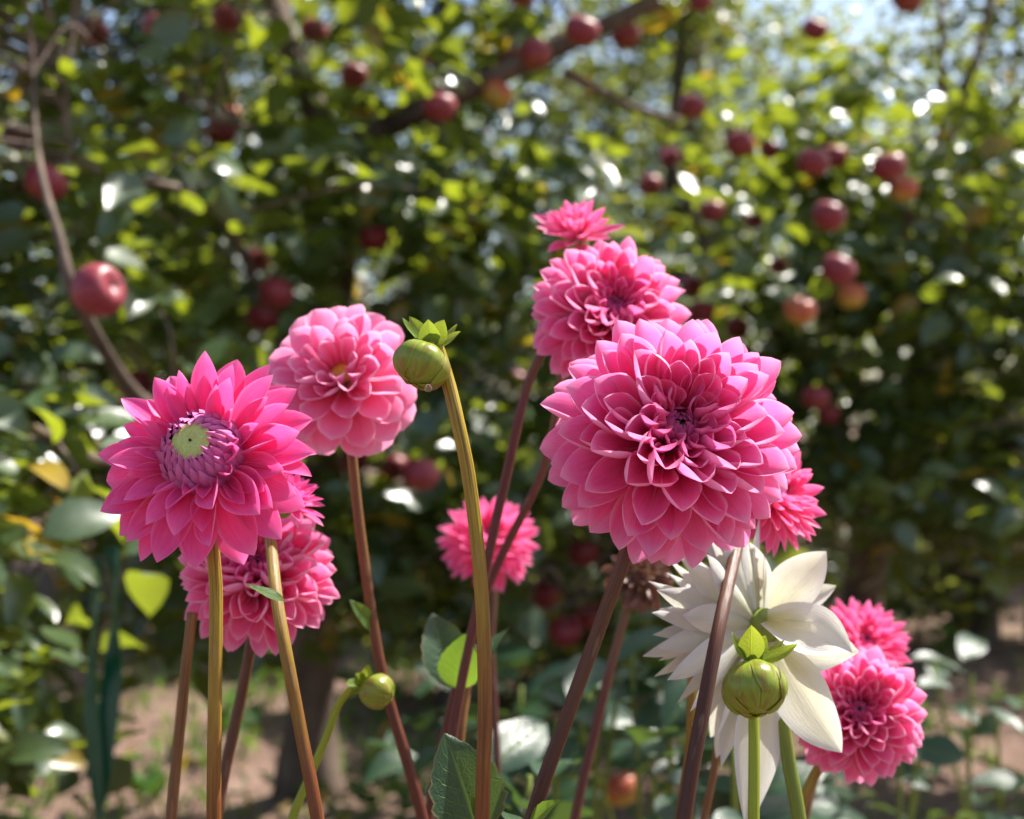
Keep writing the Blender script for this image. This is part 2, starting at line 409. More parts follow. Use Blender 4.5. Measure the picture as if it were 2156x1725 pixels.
def head_mtx(origin, axis, roll=0.0):
    q = Vector(axis).normalized().to_track_quat('Z', 'Y')
    return Matrix.Translation(origin) @ q.to_matrix().to_4x4() @ Matrix.Rotation(roll, 4, 'Z')
def receptacle(thing, origin, axis, r=.012, roll=0.0, mat='calyx', name='flower_head', depth=.9):
    """green cup that carries the petals, with a short neck at the back"""
    prof = [(0.0, -2.0), (.28, -2.0), (.34, -1.5), (.75, -1.1), (1.0, -.45), (.98, .2), (.7, .7), (.35, .92), (0, 1.0)]
    V = []; F = []; n = 18
    for a, b in prof:
        for k in range(n): V.append((a * r * math.cos(2 * math.pi * k / n), a * r * math.sin(2 * math.pi * k / n), b * r * depth))
    for i in range(len(prof) - 1):
        for k in range(n):
            F.append((i * n + k, i * n + (k + 1) % n, (i + 1) * n + (k + 1) % n, (i + 1) * n + k))
    return ob(name, mesh_from(name, V, F, mat=M[mat]), thing, head_mtx(origin - thing.location, axis, roll))

def stem(thing, pts, r_top, r_bot, mat, name='stem', seg=12, n=10, wob=.015):
    path = catmull(pts, n); N = len(path)
    rad = [r_top + (r_bot - r_top) * (i / (N - 1)) for i in range(N)]
    rad[0] *= 1.12
    V, F, U = tube(path, rad, seg, thing.location, wob)
    return ob(name, mesh_from(name, V, F, U, mat=mat), thing)

def stem_path(px_pts, head=None):
    """visible pixels with distances, then on down to the ground; returns path, ground point"""
    pts = [P(*p) for p in px_pts]
    a, b = pts[-2], pts[-1]
    sl_ = (b - a); k = b.z / max(-sl_.z, .02)
    dx = max(-.22, min(.22, sl_.x * k * .55)); dy = max(-.1, min(.15, sl_.y * k * .5))
    base = Vector((b.x + dx, b.y + dy + .02, 0.0))
    mid = b.lerp(base, .5) + Vector((dx * .12, 0, 0))
    pts += [mid, base]
    if head is not None: pts = [Vector(head)] + pts
    return pts, base

# ------------------------------------------------------------------ ground
def build_ground():
    xs = np.concatenate([np.linspace(-60, -6, 16)[:-1], np.linspace(-6, 6, 150), np.linspace(6, 60, 16)[1:]])
    ys = np.concatenate([np.linspace(-30, -1, 10)[:-1], np.linspace(-1, 11, 150), np.linspace(11, 120, 18)[1:]])
    V = []
    for y in ys:
        for x in xs:
            h = .05 * mnoise.noise(Vector((x * .5, y * .5, 0))) + .03 * mnoise.noise(Vector((x * 2.3, y * 2.3, 3))) + .018 * mnoise.noise(Vector((x * 7, y * 7, 9)))
            V.append((x, y, h - .03))
    nx = len(xs); F = []
    for i in range(len(ys) - 1):
        for j in range(nx - 1):
            a = i * nx + j; F.append((a, a + 1, a + nx + 1, a + nx))
    m = NT('soil'); o = m.obj()
    a = m.noise(o, 1.1, 4.0); b = m.noise(o, 14.0, 8.0, .7); c = m.noise(o, 70.0, 5.0, .7)
    col = m.mix(m.ss(b, .3, .7), (.14, .083, .062), (.29, .19, .145))
    col = m.mix(m.ss(c, .55, .75, 0, .6), col, (.36, .28, .22))
    col = m.mix(m.ss(a, .5, .68, 0, .3), col, (.13, .14, .05))
    h = m.math('ADD', b, m.math('MULTIPLY', c, .4))
    mt = m.done(m.pbr(col, .9, .2, m.bump(h, .9, .03)))
    g = ob('ground', mesh_from('ground', V, F, mat=mt)); tag(g, kind='structure')
build_ground()

# ------------------------------------------------------------------ leaf masses
def tree_leaf_templates():
    out = []
    for k, (fo, dr, wr) in enumerate([(.35, .5, .58), (.2, .2, .62), (.55, .8, .55), (.3, -.25, .6)]):
        V, F, U = leaf_geo(5, 3, wr, fo, dr, 0, seed=k, wave=.03)
        out.append((np.array(V, dtype=np.float32), np.array(F, dtype=np.int32), np.array(U, dtype=np.float32)))
    return out
TPL = tree_leaf_templates()
def small_templates():
    out = []
    for k, (fo, dr, wr) in enumerate([(.35, .5, .58), (.2, .2, .62), (.55, .8, .55), (.3, -.25, .6)]):
        V, F, U = leaf_geo(3, 3, wr, fo, dr, 0, seed=k, wave=.0)
        out.append((np.array(V, dtype=np.float32), np.array(F, dtype=np.int32), np.array(U, dtype=np.float32)))
    return out
TPS = small_templates()

def frames(D, Nn):
    D = D / np.linalg.norm(D, axis=1, keepdims=True)
    Nn = Nn - D * (Nn * D).sum(1, keepdims=True); Nn /= np.linalg.norm(Nn, axis=1, keepdims=True) + 1e-9
    S = np.cross(Nn, D); return D, S, Nn
def leaf_mesh(name, pos, D, Nn, L, tpl, mat, off=(0, 0, 0)):
    """all leaves of a mass in one mesh"""
    D, S, Nn = frames(D, Nn); Vs = []; Fs = []; Us = []; base = 0
    pick = nrg.integers(0, len(tpl), len(pos))
    for k, (tv, tf, tu) in enumerate(tpl):
        I = np.where(pick == k)[0]
        if not len(I): continue
        Bm = np.stack([D[I], S[I], Nn[I]], axis=2) * L[I][:, None, None]
        v = np.einsum('nij,mj->nmi', Bm, tv) + (pos[I] - np.array(off))[:, None, :]
        f = tf[None] + (np.arange(len(I)) * len(tv))[:, None, None] + base
        Vs.append(v.reshape(-1, 3)); Fs.append(f.reshape(-1, 4)); Us.append(np.tile(tu, (len(I), 1))); base += len(I) * len(tv)
    V = np.concatenate(Vs).astype(np.float32); F = np.concatenate(Fs); U = np.concatenate(Us)
    me = bpy.data.meshes.new(name)
    me.vertices.add(len(V)); me.vertices.foreach_set('co', V.ravel())
    me.loops.add(F.size); me.loops.foreach_set('vertex_index', F.ravel().astype(np.int32))
    me.polygons.add(len(F)); me.polygons.foreach_set('loop_start', np.arange(0, F.size, 4, dtype=np.int32))
    me.polygons.foreach_set('use_smooth', np.ones(len(F), dtype=bool))
    ul = me.uv_layers.new(name='UVMap'); ul.data.foreach_set('uv', U[F.ravel()].ravel())
    me.materials.append(mat); me.update(calc_edges=True); me.validate()
    return me

OUTW = [None]
def sample_lobes(lobes, shell=.45):
    """points in a union of ellipsoids (cx,cy,cz,rx,ry,rz,count), denser towards the skin"""
    out = []; ow = []
    for (cx, cy, cz, rx, ry, rz, n) in lobes:
        v = nrg.normal(size=(n, 3)); v /= np.linalg.norm(v, axis=1, keepdims=True)
        r = nrg.random(n) ** (shell)
        ow.append(v * r[:, None])
        out.append(np.array([cx, cy, cz]) + v * r[:, None] * np.array([rx, ry, rz]))
    OUTW[0] = np.concatenate(ow)
    return np.concatenate(out)
def spurs(centres, nl=(5, 9), Lr=(.05, .085), spread=.035, droop=(-.75, .35)):
    n = nrg.integers(nl[0], nl[1] + 1, len(centres)); I = np.repeat(np.arange(len(centres)), n)
    c = centres[I] + nrg.normal(size=(len(I), 3)) * spread
    a = nrg.random(len(I)) * 2 * np.pi; z = nrg.uniform(droop[0], droop[1], len(I)); h = np.sqrt(np.clip(1 - z * z, .05, 1))
    D = np.stack([np.cos(a) * h, np.sin(a) * h, z], 1)
    Nn = np.array([.2, .05, 1.0]) + OUTW[0][I] * np.array([.8, .9, .2]) + nrg.normal(size=(len(I), 3)) * .38
    L = nrg.uniform(Lr[0], Lr[1], len(I)) * np.where(nrg.random(len(I)) < .2, .65, 1)
    return c, D, Nn, L

APPLES = []   # filled below: (px,py,r,kind,label)
def clear_apples(c, D, L, reach=.9):
    keep = np.ones(len(c), bool); mid = c + D * (L * .5)[:, None]
    for a, rad in APPLE_POS:
        a = np.array(a); rel = mid - a
        v = -a + np.array([0, 0, CAM_H]); v /= np.linalg.norm(v)
        t = rel @ v; dist = np.linalg.norm(rel - np.outer(np.clip(t, 0, reach), v), axis=1)
        keep &= ~(dist < rad + .022)
    return keep

def grow_tree(name, base, trunk, limbs, lobes, label, group, mat, tpl, nleafobj=300, Lr=(.05, .085), nl=(5, 9), spread=.035, twig_n=220, apples=True, trunk_r=(.07, .045), cat='tree', shell=.45, leafdroop=(-.75, .35)):
    t = empty(name, base, label, cat, group); off = Vector(base)
    path = catmull(trunk, 6); N = len(path)
    V, F, U = tube(path, [trunk_r[0] + (trunk_r[1] - trunk_r[0]) * i / (N - 1) + (.035 * trunk_r[0] / .07 * max(0, 1 - i / 4)) for i in range(N)], 12, off, .06)
    ob('trunk', mesh_from('trunk', V, F, mat=M['bark']), t)
    allp = list(path)
    for lp, r0, r1 in limbs:
        path = catmull(lp, 5); N = len(path); allp += path
        V, F, U = tube(path, [r0 + (r1 - r0) * i / (N - 1) for i in range(N)], 9, off, .05)
        ob('branch', mesh_from('branch', V, F, mat=M['bark'] if r0 > .012 else M['twig']), t)
    cen = sample_lobes(lobes, shell)
    A = np.array([tuple(p) for p in allp])
    # twigs from the nearest wood to the leaf spurs
    VV = []; FF = []; b = 0
    for c in cen[nrg.permutation(len(cen))[:twig_n]]:
        dd = np.linalg.norm(A - c, axis=1) + .25 * np.clip(A[:, 2] - c[2], 0, None); j = int(np.argmin(dd)); p0 = Vector(A[j]); p1 = Vector(c)
        if (p1 - p0).length > 1.1: p0 = p0.lerp(p1, 1 - 1.1 / (p1 - p0).length)
        md = p0.lerp(p1, .5) + Vector((rng.gauss(0, .03), rng.gauss(0, .03), .05 + rng.gauss(0, .04)))
        V, F, U = tube(catmull([p0, md, p1], 4), [.0038 - .0024 * i / 8 for i in range(9)], 5, off, cap=False)
        VV += V; FF += [tuple(q + b for q in f) for f in F]; b += len(V)
    if VV: tag(ob('twigs', mesh_from('twigs', VV, FF, mat=M['twig']), t), kind='stuff')
    c, D, Nn, L = spurs(cen, nl, Lr, spread, leafdroop)
    if apples:
        k = clear_apples(c, D, L); c, D, Nn, L = c[k], D[k], Nn[k], L[k]
    k = (c[:, 2] > .06) & (c[:, 1] > 1.25); c, D, Nn, L = c[k], D[k], Nn[k], L[k]
    if nleafobj:
        px = 1078 + c[:, 0] / (K * c[:, 1]); py = 862.5 - (c[:, 2] - CAM_H) / (K * c[:, 1])
        vis = (px > -60) & (px < 2216) & (py > -60) & (py < 1785)
        score = np.where(vis, L / c[:, 1], 0); I = np.argsort(-score)[:nleafobj]; I = I[score[I] > 0]
        d_, s_, n_ = frames(D[I], Nn[I])
        metpl = [mesh_from('leaf', v.tolist(), f.tolist(), u, mat=mat) for v, f, u in TPL]
        for q, i in enumerate(I):
            l_ = float(L[i])
            m = Matrix([[float(d_[q][r_]) * l_, float(s_[q][r_]) * l_, float(n_[q][r_]) * l_, float(c[i][r_] - base[r_])] for r_ in range(3)] + [[0, 0, 0, 1]])
            ob('leaf', metpl[q % 4], t, m)
        msk = np.ones(len(c), bool); msk[I] = False; c, D, Nn, L = c[msk], D[msk], Nn[msk], L[msk]
    tag(ob('crown', leaf_mesh('crown', c, D, Nn, L, tpl, mat, base), t), kind='stuff')
    return t

# ------------------------------------------------------------------ apples (pixel, pixel radius -> distance from a 7 cm fruit)
AP = [(205, 612, 58, 'r'), (465, 277, 34, 'r'), (925, 225, 37, 'r'), (1080, 132, 33, 'r'), (1127, 115, 35, 'r'), (1225, 65, 38, 'r'), (1318, 75, 32, 'r'),
      (1046, 200, 34, 'y'), (1458, 226, 30, 'r'), (1558, 303, 32, 'r'), (1620, 315, 23, 'r'), (1712, 343, 35, 'r'), (1756, 330, 29, 'r'), (1872, 350, 36, 'r'),
      (1902, 398, 31, 'y'), (1370, 390, 25, 'r'), (1500, 445, 26, 'r'), (1588, 465, 22, 'r'), (1745, 455, 36, 'r'), (1764, 568, 38, 'r'), (1792, 624, 31, 'y'),
      (1685, 654, 36, 'y'), (1455, 605, 27, 'r'), (1476, 656, 29, 'r'), (1552, 692, 27, 'r'), (788, 500, 35, 'r'), (745, 160, 31, 'r'), (330, 55, 30, 'r'),
      (197, 70, 34, 'r'), (128, 86, 27, 'y'), (475, 40, 32, 'r'), (660, 65, 31, 'r'), (95, 385, 45, 'r'), (38, 290, 36, 'r'), (-8, 445, 27, 'r'),
      (540, 550, 30, 'r'), (580, 618, 38, 'r'), (552, 668, 36, 'r'), (285, 810, 37, 'r'), (832, 985, 31, 'r'), (884, 1000, 40, 'r'), (745, 970, 33, 'r'),
      (1086, 802, 23, 'r'), (1228, 1165, 35, 'r'), (1145, 1250, 33, 'r'), (1190, 1330, 37, 'r'), (1240, 1296, 33, 'r'), (1716, 62, 28, 'r'), (1912, -4, 33, 'r'),
      (1716, 838, 31, 'r'), (1744, 872, 25, 'r'), (92, 1146, 36, 'r'), (122, 1370, 28, 'r'), (1310, 1662, 42, 'y'), (348, 1118, 30, 'r'), (1100, -10, 30, 'r'),
      (1474, 2, 26, 'r'), (905, 118, 22, 'r'), (488, 236, 17, 'y'), (1640, 560, 22, 'r'), (585, 20, 26, 'r'), (640, 1000, 26, 'r'), (1410, 330, 22, 'r')]
APPLE_POS = []
for (px, py, r, kd) in AP:
    dia = .07
    if r < 27: dia = .06
    if r < 20: dia = .042
    d = dia / (2 * r * K); APPLE_POS.append((P(px, py, d), dia / 2))
def apple_mesh(mat, seed):
    rr = random.Random(seed); V = []; F = []; nu, nv = 16, 20
    sq = rr.uniform(.9, 1.0); lob = rr.uniform(.008, .025)
    for i in range(nu + 1):
        b = math.pi * i / nu
        rad = (1 + .06 * math.cos(b)) * math.sin(b) ** .9 if 0 < i < nu else 0
        z = math.cos(b) * .93 * sq
        z -= .30 * math.exp(-(b / .33) ** 2) ; z += .17 * math.exp(-((math.pi - b) / .26) ** 2)
        for j in range(nv):
            a = 2 * math.pi * j / nv; k = 1 + lob * math.cos(5 * a) * (1 - math.cos(b)) / 2 + .02 * math.cos(a + seed)
            V.append((.035 * rad * math.cos(a) * k, .035 * rad * math.sin(a) * k, .035 * z))
    for i in range(nu):
        for j in range(nv):
            F.append((i * nv + j, (i + 1) * nv + j, (i + 1) * nv + (j + 1) % nv, i * nv + (j + 1) % nv))
    return mesh_from('fruit', V, F, mat=M['apple' if mat == 'r' else 'apple_y'])
def build_apples():
    pool = {k: [apple_mesh(k, s) for s in range(4)] for k in 'ry'}
    V, F, U = tube([Vector((0, 0, .02)), Vector((.001, 0, .033)), Vector((.004, .002, .048))], [.0016, .0013, .0018], 6)
    stk = mesh_from('stalk', V, F, mat=M['twig'])
    V = []; F = []
    for k in range(5):
        a = 2 * math.pi * k / 5; c, s = math.cos(a), math.sin(a); b = len(V)
        V += [(.003 * c - .002 * s, .003 * s + .002 * c, -.0285), (.003 * c + .002 * s, .003 * s - .002 * c, -.0285), (.0075 * c, .0075 * s, -.031), (.001 * c, .001 * s, -.027)]
        F += [(b, b + 1, b + 2), (b, b + 2, b + 3), (b + 1, b + 3, b + 2), (b, b + 3, b + 1)]
    cal = mesh_from('calyx', V, F, smooth=False, mat=M['bark'])
    special = {3: 'smaller red apple of the touching pair on the slanting limb', 4: 'larger red apple of the touching pair on the slanting limb',
               5: 'red apple beside the slanting limb, next above the touching pair', 6: 'red apple partly behind a leaf beside the upper slanting limb',
               13: 'large dark red apple hanging just above an orange one in the dense tree', 14: 'orange apple tucked beneath a large dark red one in the dense tree',
               11: 'larger dark red apple of a close pair in the dense tree', 12: 'smaller dark red apple of a close pair in the dense tree',
               32: 'dark red apple behind a leaf above the large dusky red apple', 38: 'dark red apple in shade just above the dahlia with green eye',
               39: 'smaller dark red apple of the pair below the tall nodding bud', 40: 'larger dark red apple of the pair below the tall nodding bud', 41: 'dark red apple behind the stem of the salmon dahlia',
               43: 'dark red apple in shade just under the large pink dahlia', 35: 'dark red apple, topmost of three hanging above the salmon dahlia',
               36: 'dark red apple, middle of three hanging above the salmon dahlia', 37: 'dark red apple, lowest of three hanging above the salmon dahlia', 52: 'small dark red apple hanging low beside the green strap', 0: 'large dusky red apple hanging beside a bare grey branch of the left apple tree',
               1: 'round red apple hanging alone at the end of a thin reddish twig',
               2: 'glossy red apple hanging just in front of the thick slanting limb',
               7: 'half yellow half red apple hanging under the thick slanting limb',
               8: 'dark red apple hanging alone above the thin grey branch tip',
               25: 'red apple hanging alone above the pale pink dahlia',
               45: 'dusky red apple, lowest of the cluster below the small hot pink dahlia',
               46: 'dusky red apple beside the lowest apple in the cluster behind the maroon stem',
               44: 'red apple, topmost of the cluster behind the small hot pink dahlia',
               53: 'orange red apple lying low among dark leaves near the ground'}
    for i, (px, py, r, kd) in enumerate(AP):
        p, rad = APPLE_POS[i]; s = rad / .035
        if i in special: lab, grp = special[i], None
        elif kd == 'y': lab, grp = 'orange and yellow tinted apple half hidden among leaves of an apple tree', 'ripening apples on the trees'
        else: lab, grp = 'plain dark red apple hanging among the leaves of an apple tree', 'red apples on the trees'
        e = empty('apple', p, lab, 'apple', grp)
        e.scale = (s, s, s); e.rotation_euler = (rng.gauss(0, .25), rng.gauss(0, .25), rng.uniform(0, 6.28))
        if i == 0: e.rotation_euler = (R(75), R(10), R(60))
        ob('fruit', pool[kd][i % 4], e); ob('stalk', stk, e); ob('calyx', cal, e)
build_apples()

# ------------------------------------------------------------------ trees
def L_(*pts): return [P(*p) for p in pts]
bA = P(650, 1668, 3.75); bA.z = -.04
trunkA = [bA, P(655, 1450, 3.7), P(670, 1150, 3.55), P(700, 800, 3.4), P(715, 330, 3.3)]
limbsA = [(L_((715, 330, 3.3), (820, 265, 3.15), (960, 200, 3.1), (1130, 120, 3.1), (1400, -10, 3.1), (1560, -120, 3.1)), .032, .018),
          (L_((715, 330, 3.3), (640, 180, 3.3), (560, -60, 3.4), (540, -260, 3.5)), .034, .02),
          (L_((700, 330, 3.3), (600, 290, 3.0), (500, 262, 2.9), (440, 250, 2.8)), .010, .005),
          (L_((690, 760, 3.4), (520, 860, 2.9), (330, 860, 2.35), (215, 730, 1.98), (150, 600, 1.88), (128, 510, 1.9), (95, 400, 2.0), (75, 280, 2.15), (70, 150, 2.25)), .014, .003),
          (L_((1190, 150, 3.15), (1260, 190, 3.2), (1330, 225, 3.2), (1430, 255, 3.15)), .012, .008),
          (L_((690, 900, 3.45), (560, 640, 3.0), (430, 420, 2.7), (160, 330, 2.5), (138, 140, 2.5)), .012, .004),
          (L_((680, 1000, 3.5), (440, 1000, 2.9), (180, 960, 2.1), (60, 900, 1.85), (-60, 860, 1.8)), .014, .006),
          (L_((670, 1120, 3.55), (800, 1195, 3.4), (950, 1180, 3.3), (1090, 1130, 3.1), (1200, 1270, 2.9)), .020, .005),
          (L_((690, 700, 3.4), (840, 640, 3.3), (1000, 560, 3.2), (1120, 480, 3.1)), .016, .005)]
lobesA = [(-1.05, 2.6, 1.45, .60, .40, .45, 150), (-.35, 2.95, 1.38, .55, .38, .42, 130), (-.95, 2.6, 1.95, .8, .45, .32, 120), (-.15, 3.2, 1.95, .7, .35, .2, 75),
          (-1.0, 2.5, .98, .55, .38, .32, 130), (-.35, 2.95, .92, .5, .38, .25, 95), (.15, 3.15, 1.12, .4, .3, .22, 70), (.22, 2.9, .70, .35, .3, .22, 65),
          (-.70, 1.9, .86, .22, .22, .17, 34), (-.80, 2.1, .58, .22, .25, .16, 30), (-.2, 3.2, .74, .4, .4, .15, 55), (.05, 3.3, 1.45, .28, .3, .2, 30),
          (-.75, 3.5, 1.25, .8, .25, .5, 80), (-.6, 3.05, 2.4, .9, .5, .25, 40), (-1.25, 2.3, 1.45, .35, .3, .35, 50), (-1.1, 2.9, 2.0, .7, .3, .3, 60), (-.95, 2.45, .46, .3, .3, .18, 44), (-.6, 3.2, 1.6, .6, .3, .3, 50), (-.6, 2.95, .62, .4, .3, .2, 60), (-.25, 3.6, .78, .5, .3, .25, 70)]  # last two leaf masses added to block sun from the low leaves
grow_tree('apple_tree', bA, trunkA, limbsA, lobesA, 'apple tree with thick slanting limb and dark trunk standing on bare soil', 'apple trees', M['aleaf'], TPL, Lr=(.065, .115), nl=(4, 7))

bB = Vector((1.04, 4.3, -.04))
trunkB = [bB, Vector((1.05, 4.3, .4)), Vector((1.12, 4.2, .9)), Vector((1.3, 4.15, 1.4)), Vector((1.25, 4.2, 1.7))]
limbsB = [([Vector((1.25, 4.2, 1.62)), Vector((1.2, 3.5, 2.1)), Vector((1.0, 2.8, 2.2)), Vector((.8, 2.3, 2.1))], .011, .005),  # unseen limb above the frame, added to carry the shading overhang
          ([Vector((1.25, 4.2, 1.6)), Vector((1.15, 3.8, 1.95)), Vector((1.0, 3.4, 2.2)), Vector((.9, 3.1, 2.35))], .010, .004), ([Vector((1.25, 4.2, 1.65)), Vector((1.5, 3.9, 2.0)), Vector((1.7, 3.7, 2.3))], .010, .004),
          ([Vector((1.26, 4.2, .85)), Vector((.9, 3.9, 1.1)), Vector((.55, 3.6, 1.3)), Vector((.4, 3.5, 1.6))], .022, .007),
          ([Vector((1.3, 4.1, 1.3)), Vector((1.0, 3.6, 1.5)), Vector((.85, 3.25, 1.55))], .02, .006),
          ([Vector((1.3, 4.1, 1.4)), Vector((1.7, 3.9, 1.6)), Vector((2.1, 3.8, 1.7))], .02, .006),
          ([Vector((1.26, 4.2, .8)), Vector((1.5, 3.7, .95)), Vector((1.7, 3.4, .9))], .02, .006)]
lobesB = [(.75, 3.6, 1.35, .55, .38, .35, 150), (1.3, 3.8, 1.35, .6, .4, .4, 170), (.65, 3.8, .95, .5, .35, .25, 115), (1.15, 3.8, .85, .6, .4, .25, 140),
          (1.75, 4.0, 1.2, .5, .5, .4, 130), (.9, 3.9, 1.75, .6, .35, .25, 85), (1.6, 3.8, .72, .4, .4, .2, 70), (1.1, 3.4, .72, .35, .3, .16, 50), (1.7, 4.2, 1.75, .6, .4, .3, 100), (1.0, 4.4, 1.2, .8, .3, .5, 80),
          (.95, 3.3, 2.25, .7, .45, .28, 50), (1.6, 3.7, 2.2, .6, .5, .3, 50), (.85, 2.35, 2.02, .6, .38, .2, 110)]  # last lobe: unseen overhang added to shade the low plants
grow_tree('apple_tree', bB, trunkB, limbsB, lobesB, 'dense apple tree full of dark red apples behind the large pink dahlia', 'apple trees', M['aleaf'], TPL, twig_n=80, Lr=(.06, .105), nl=(4, 7))

def back_tree(base, h, w, n, label, mat='bleaf', Lr=(.05, .09), nobj=300, low=.15, name='garden_tree', nl=(6, 10)):
    b = Vector((base[0], base[1], -.04)); tr = [b, b + Vector((.05, 0, h * .3)), b + Vector((-.05, .05, h * .6)), b + Vector((0, 0, h * .9))]
    limbs = []; lob = []
    rr = random.Random(int(base[0] * 100 + base[1] * 7))
    for k in range(7):
        a = rr.uniform(0, 6.28); z0 = h * rr.uniform(.2, .6); e = Vector((b.x + math.cos(a) * w * .8, b.y + math.sin(a) * w * .6, z0 + h * .25))
        limbs.append(([Vector((b.x, b.y, z0)), Vector((b.x, b.y, z0)).lerp(e, .5) + Vector((0, 0, .1)), e], .03, .008))
    for k in range(11):
        z = h * (low + (1 - low) * (k + .5) / 11); f = math.sin(math.pi * min(1, (k + 2.2) / 12.5)) ** .6
        lob.append((b.x + rr.uniform(-.5, .5) * w * f, b.y + rr.uniform(-.3, .3) * w * f, z, w * f * rr.uniform(.6, .9), w * f * .6, h * .12, n // 11))
    return grow_tree(name, b, tr, limbs, lob, label, 'trees behind the apple trees', M[mat], TPS, nobj, Lr, nl, .05, 90, False, (.09, .03))
back_tree((-2.6, 6.2), 3.3, 1.5, 1100, 'leafy green tree standing behind the left apple tree', nobj=120)
back_tree((2.4, 6.3), 3.5, 1.5, 1800, 'pale green finely leaved tree standing behind the right apple tree', nobj=200, Lr=(.04, .07))
back_tree((.85, 7.0), 3.4, 1.1, 1100, 'slender light green tree rising behind the slanting limb', nobj=200, Lr=(.04, .07))
back_tree((-.28, 6.6), 3.9, .95, 1300, 'slim dark evergreen standing between the two apple trees', mat='darkleaf', nobj=100, Lr=(.04, .07), name='evergreen_tree')
back_tree((-1.75, 7.7), 3.7, 1.3, 1400, 'dark evergreen added as backing behind the left apple tree', mat='darkleaf', nobj=60, Lr=(.05, .09), name='evergreen_tree')  # added dark backing that closes bright sky gaps in the foliage
back_tree((-5.6, 8.5), 4.0, 2.2, 1000, 'broad far tree beyond the open soil at the garden edge', nobj=0, low=.03, Lr=(.07, .12))
back_tree((7.5, 9.0), 4.0, 2.2, 900, 'broad far tree beyond the low shrubs at the garden edge', nobj=0, low=.03, Lr=(.07, .12))
back_tree((-1.9, 9.5), 4.2, 2.2, 1600, 'broad dark tree far behind the leafy green tree', nobj=60, low=.03, Lr=(.07, .12))
back_tree((1.2, 10.2), 4.3, 2.2, 1600, 'broad far tree behind the slender light green tree', nobj=60, low=.03, Lr=(.07, .12))
back_tree((4.2, 9.6), 4.9, 2.4, 2200, 'broad far tree at the edge of the garden beyond the soil', nobj=60, low=.03, Lr=(.07, .12))
for (x, y, h, w, lab) in [(-1.15, 6.5, 1.2, 1.1, 'broad dark shrub added to mask lit soil beyond the sunlit patch'), (.32, 4.65, 1.05, .5, 'upright dark shrub added to cast shade behind the withered dahlia'), (2.0, 6.2, 1.0, .8, 'wide dark shrub added to shade the soil behind the dense apple tree'), (-.15, 5.0, .85, .55, 'low dark shrub behind the trunk of the apple tree'), (.75, 5.3, .9, .6, 'low dark shrub in the shade behind the small hot pink dahlia'),
                          (2.55, 5.0, .95, .6, 'low dark shrub on the soil beside the dense apple tree'), (-2.3, 4.9, .9, .55, 'low dark shrub left of the sunlit soil patch')]:
    back_tree((x, y), h, w, 330, lab, nobj=60, low=.1, name='added_shrub', Lr=(.05, .08))
# ------------------------------------------------------------------ dahlias
HERO = dict(N=128, a=[(0, 14), (.07, 22), (.16, 36), (.30, 54), (.5, 75), (.75, 98), (1, 124)], ab=[(0, 48), (.16, 62), (.4, 84), (.7, 104), (1, 128)],
            L=[(0, 1.7), (.07, 2.5), (.16, 3.5), (.30, 4.8), (.5, 5.7), (1, 6.0)],
            W=[(0, 1.6), (.07, 2.4), (.16, 2.9), (.30, 3.0), (.5, 3.0), (1, 2.75)], rollin=[(0, 0), (.16, 0), (.3, .3)], blunt=[(0, .45), (.12, .4), (.2, .15), (.26, 0)], phi=[(0, 320), (.07, 310), (.16, 265), (.30, 205), (.5, 190), (.8, 178), (1, 165)],
            bend=[(0, 2), (.12, 8), (.3, 34), (.6, 30), (.85, 12), (1, -10)], tip=[(0, .6), (.12, .6), (.2, .85), (.3, 1.0), (1, 1.0)], rc=1.45, umt=[(0, .78), (.1, .74), (.25, .68), (1, .64)], qt=[(0, .55), (.12, .6), (.3, .68), (1, .72)], pw=2.2, ja=3.2, roll=.22, rip=.05)
def button(h, mat, seed, rb=.0098, z=.0075):
    for ring, (b0, b1, n, hw, l0, l1) in enumerate([(105, 20, 8, .42, .0012, .0030), (95, 13, 8, .38, .0004, .0016), (80, 7, 8, .34, -.0006, .0004)]):
        for k in range(n):
            rr = random.Random(seed * 31 + ring * 100 + k)
            g = scale_geo(rb, 1.15, R(b0), R(b1 + rr.uniform(-3, 9)), hw * rr.uniform(.85, 1.1), l0, l1 + rr.uniform(-.0004, .0012), 8, 7, tipc=.0010)
            ob('closed_petal', mesh_from('closed_petal', *g, mat=mat), h, Matrix.Translation((0, 0, z)) @ Matrix.Rotation(2 * math.pi * (k + ring * .5) / n + rr.uniform(-.1, .1), 4, 'Z'))
def dome(name, r, z, depth, mat, parent, n=24, rings=6, pit=True):
    V = [(0, 0, z - (depth * .25 if pit else -depth))]; F = []
    for i in range(1, rings + 1):
        rad = r * i / rings; f = i / rings
        zz = z + depth * (-.25 + f * .35 if pit and f < .6 else (-.04 - (f - .6) * .8 if pit else (1 - f * f)))
        for k in range(n): V.append((rad * math.cos(2 * math.pi * k / n), rad * math.sin(2 * math.pi * k / n), zz))
    for k in range(n): F.append((0, 1 + k, 1 + (k + 1) % n))
    for i in range(rings - 1):
        for k in range(n):
            a = 1 + i * n; F.append((a + k, a + n + k, a + n + (k + 1) % n, a + (k + 1) % n))
    return ob(name, mesh_from(name, V, F, mat=mat), parent)
def near_leaf(parent, base, tip, nrm, width, mat, off, seed=0, serr=.0, droop=.3, fold=.25, name='leaf', um=.42, res=(26, 9)):
    pb, pt = Vector(base), Vector(tip); L = (pt - pb).length
    g = leaf_geo(res[0], res[1], width / L, fold, droop, serr, 8, um, .9, .02, seed)
    m = frame_mtx(pb - off, pt - pb, nrm) @ Matrix.Scale(L, 4)
    return ob(name, mesh_from(name, *g, mat=mat), parent, m)
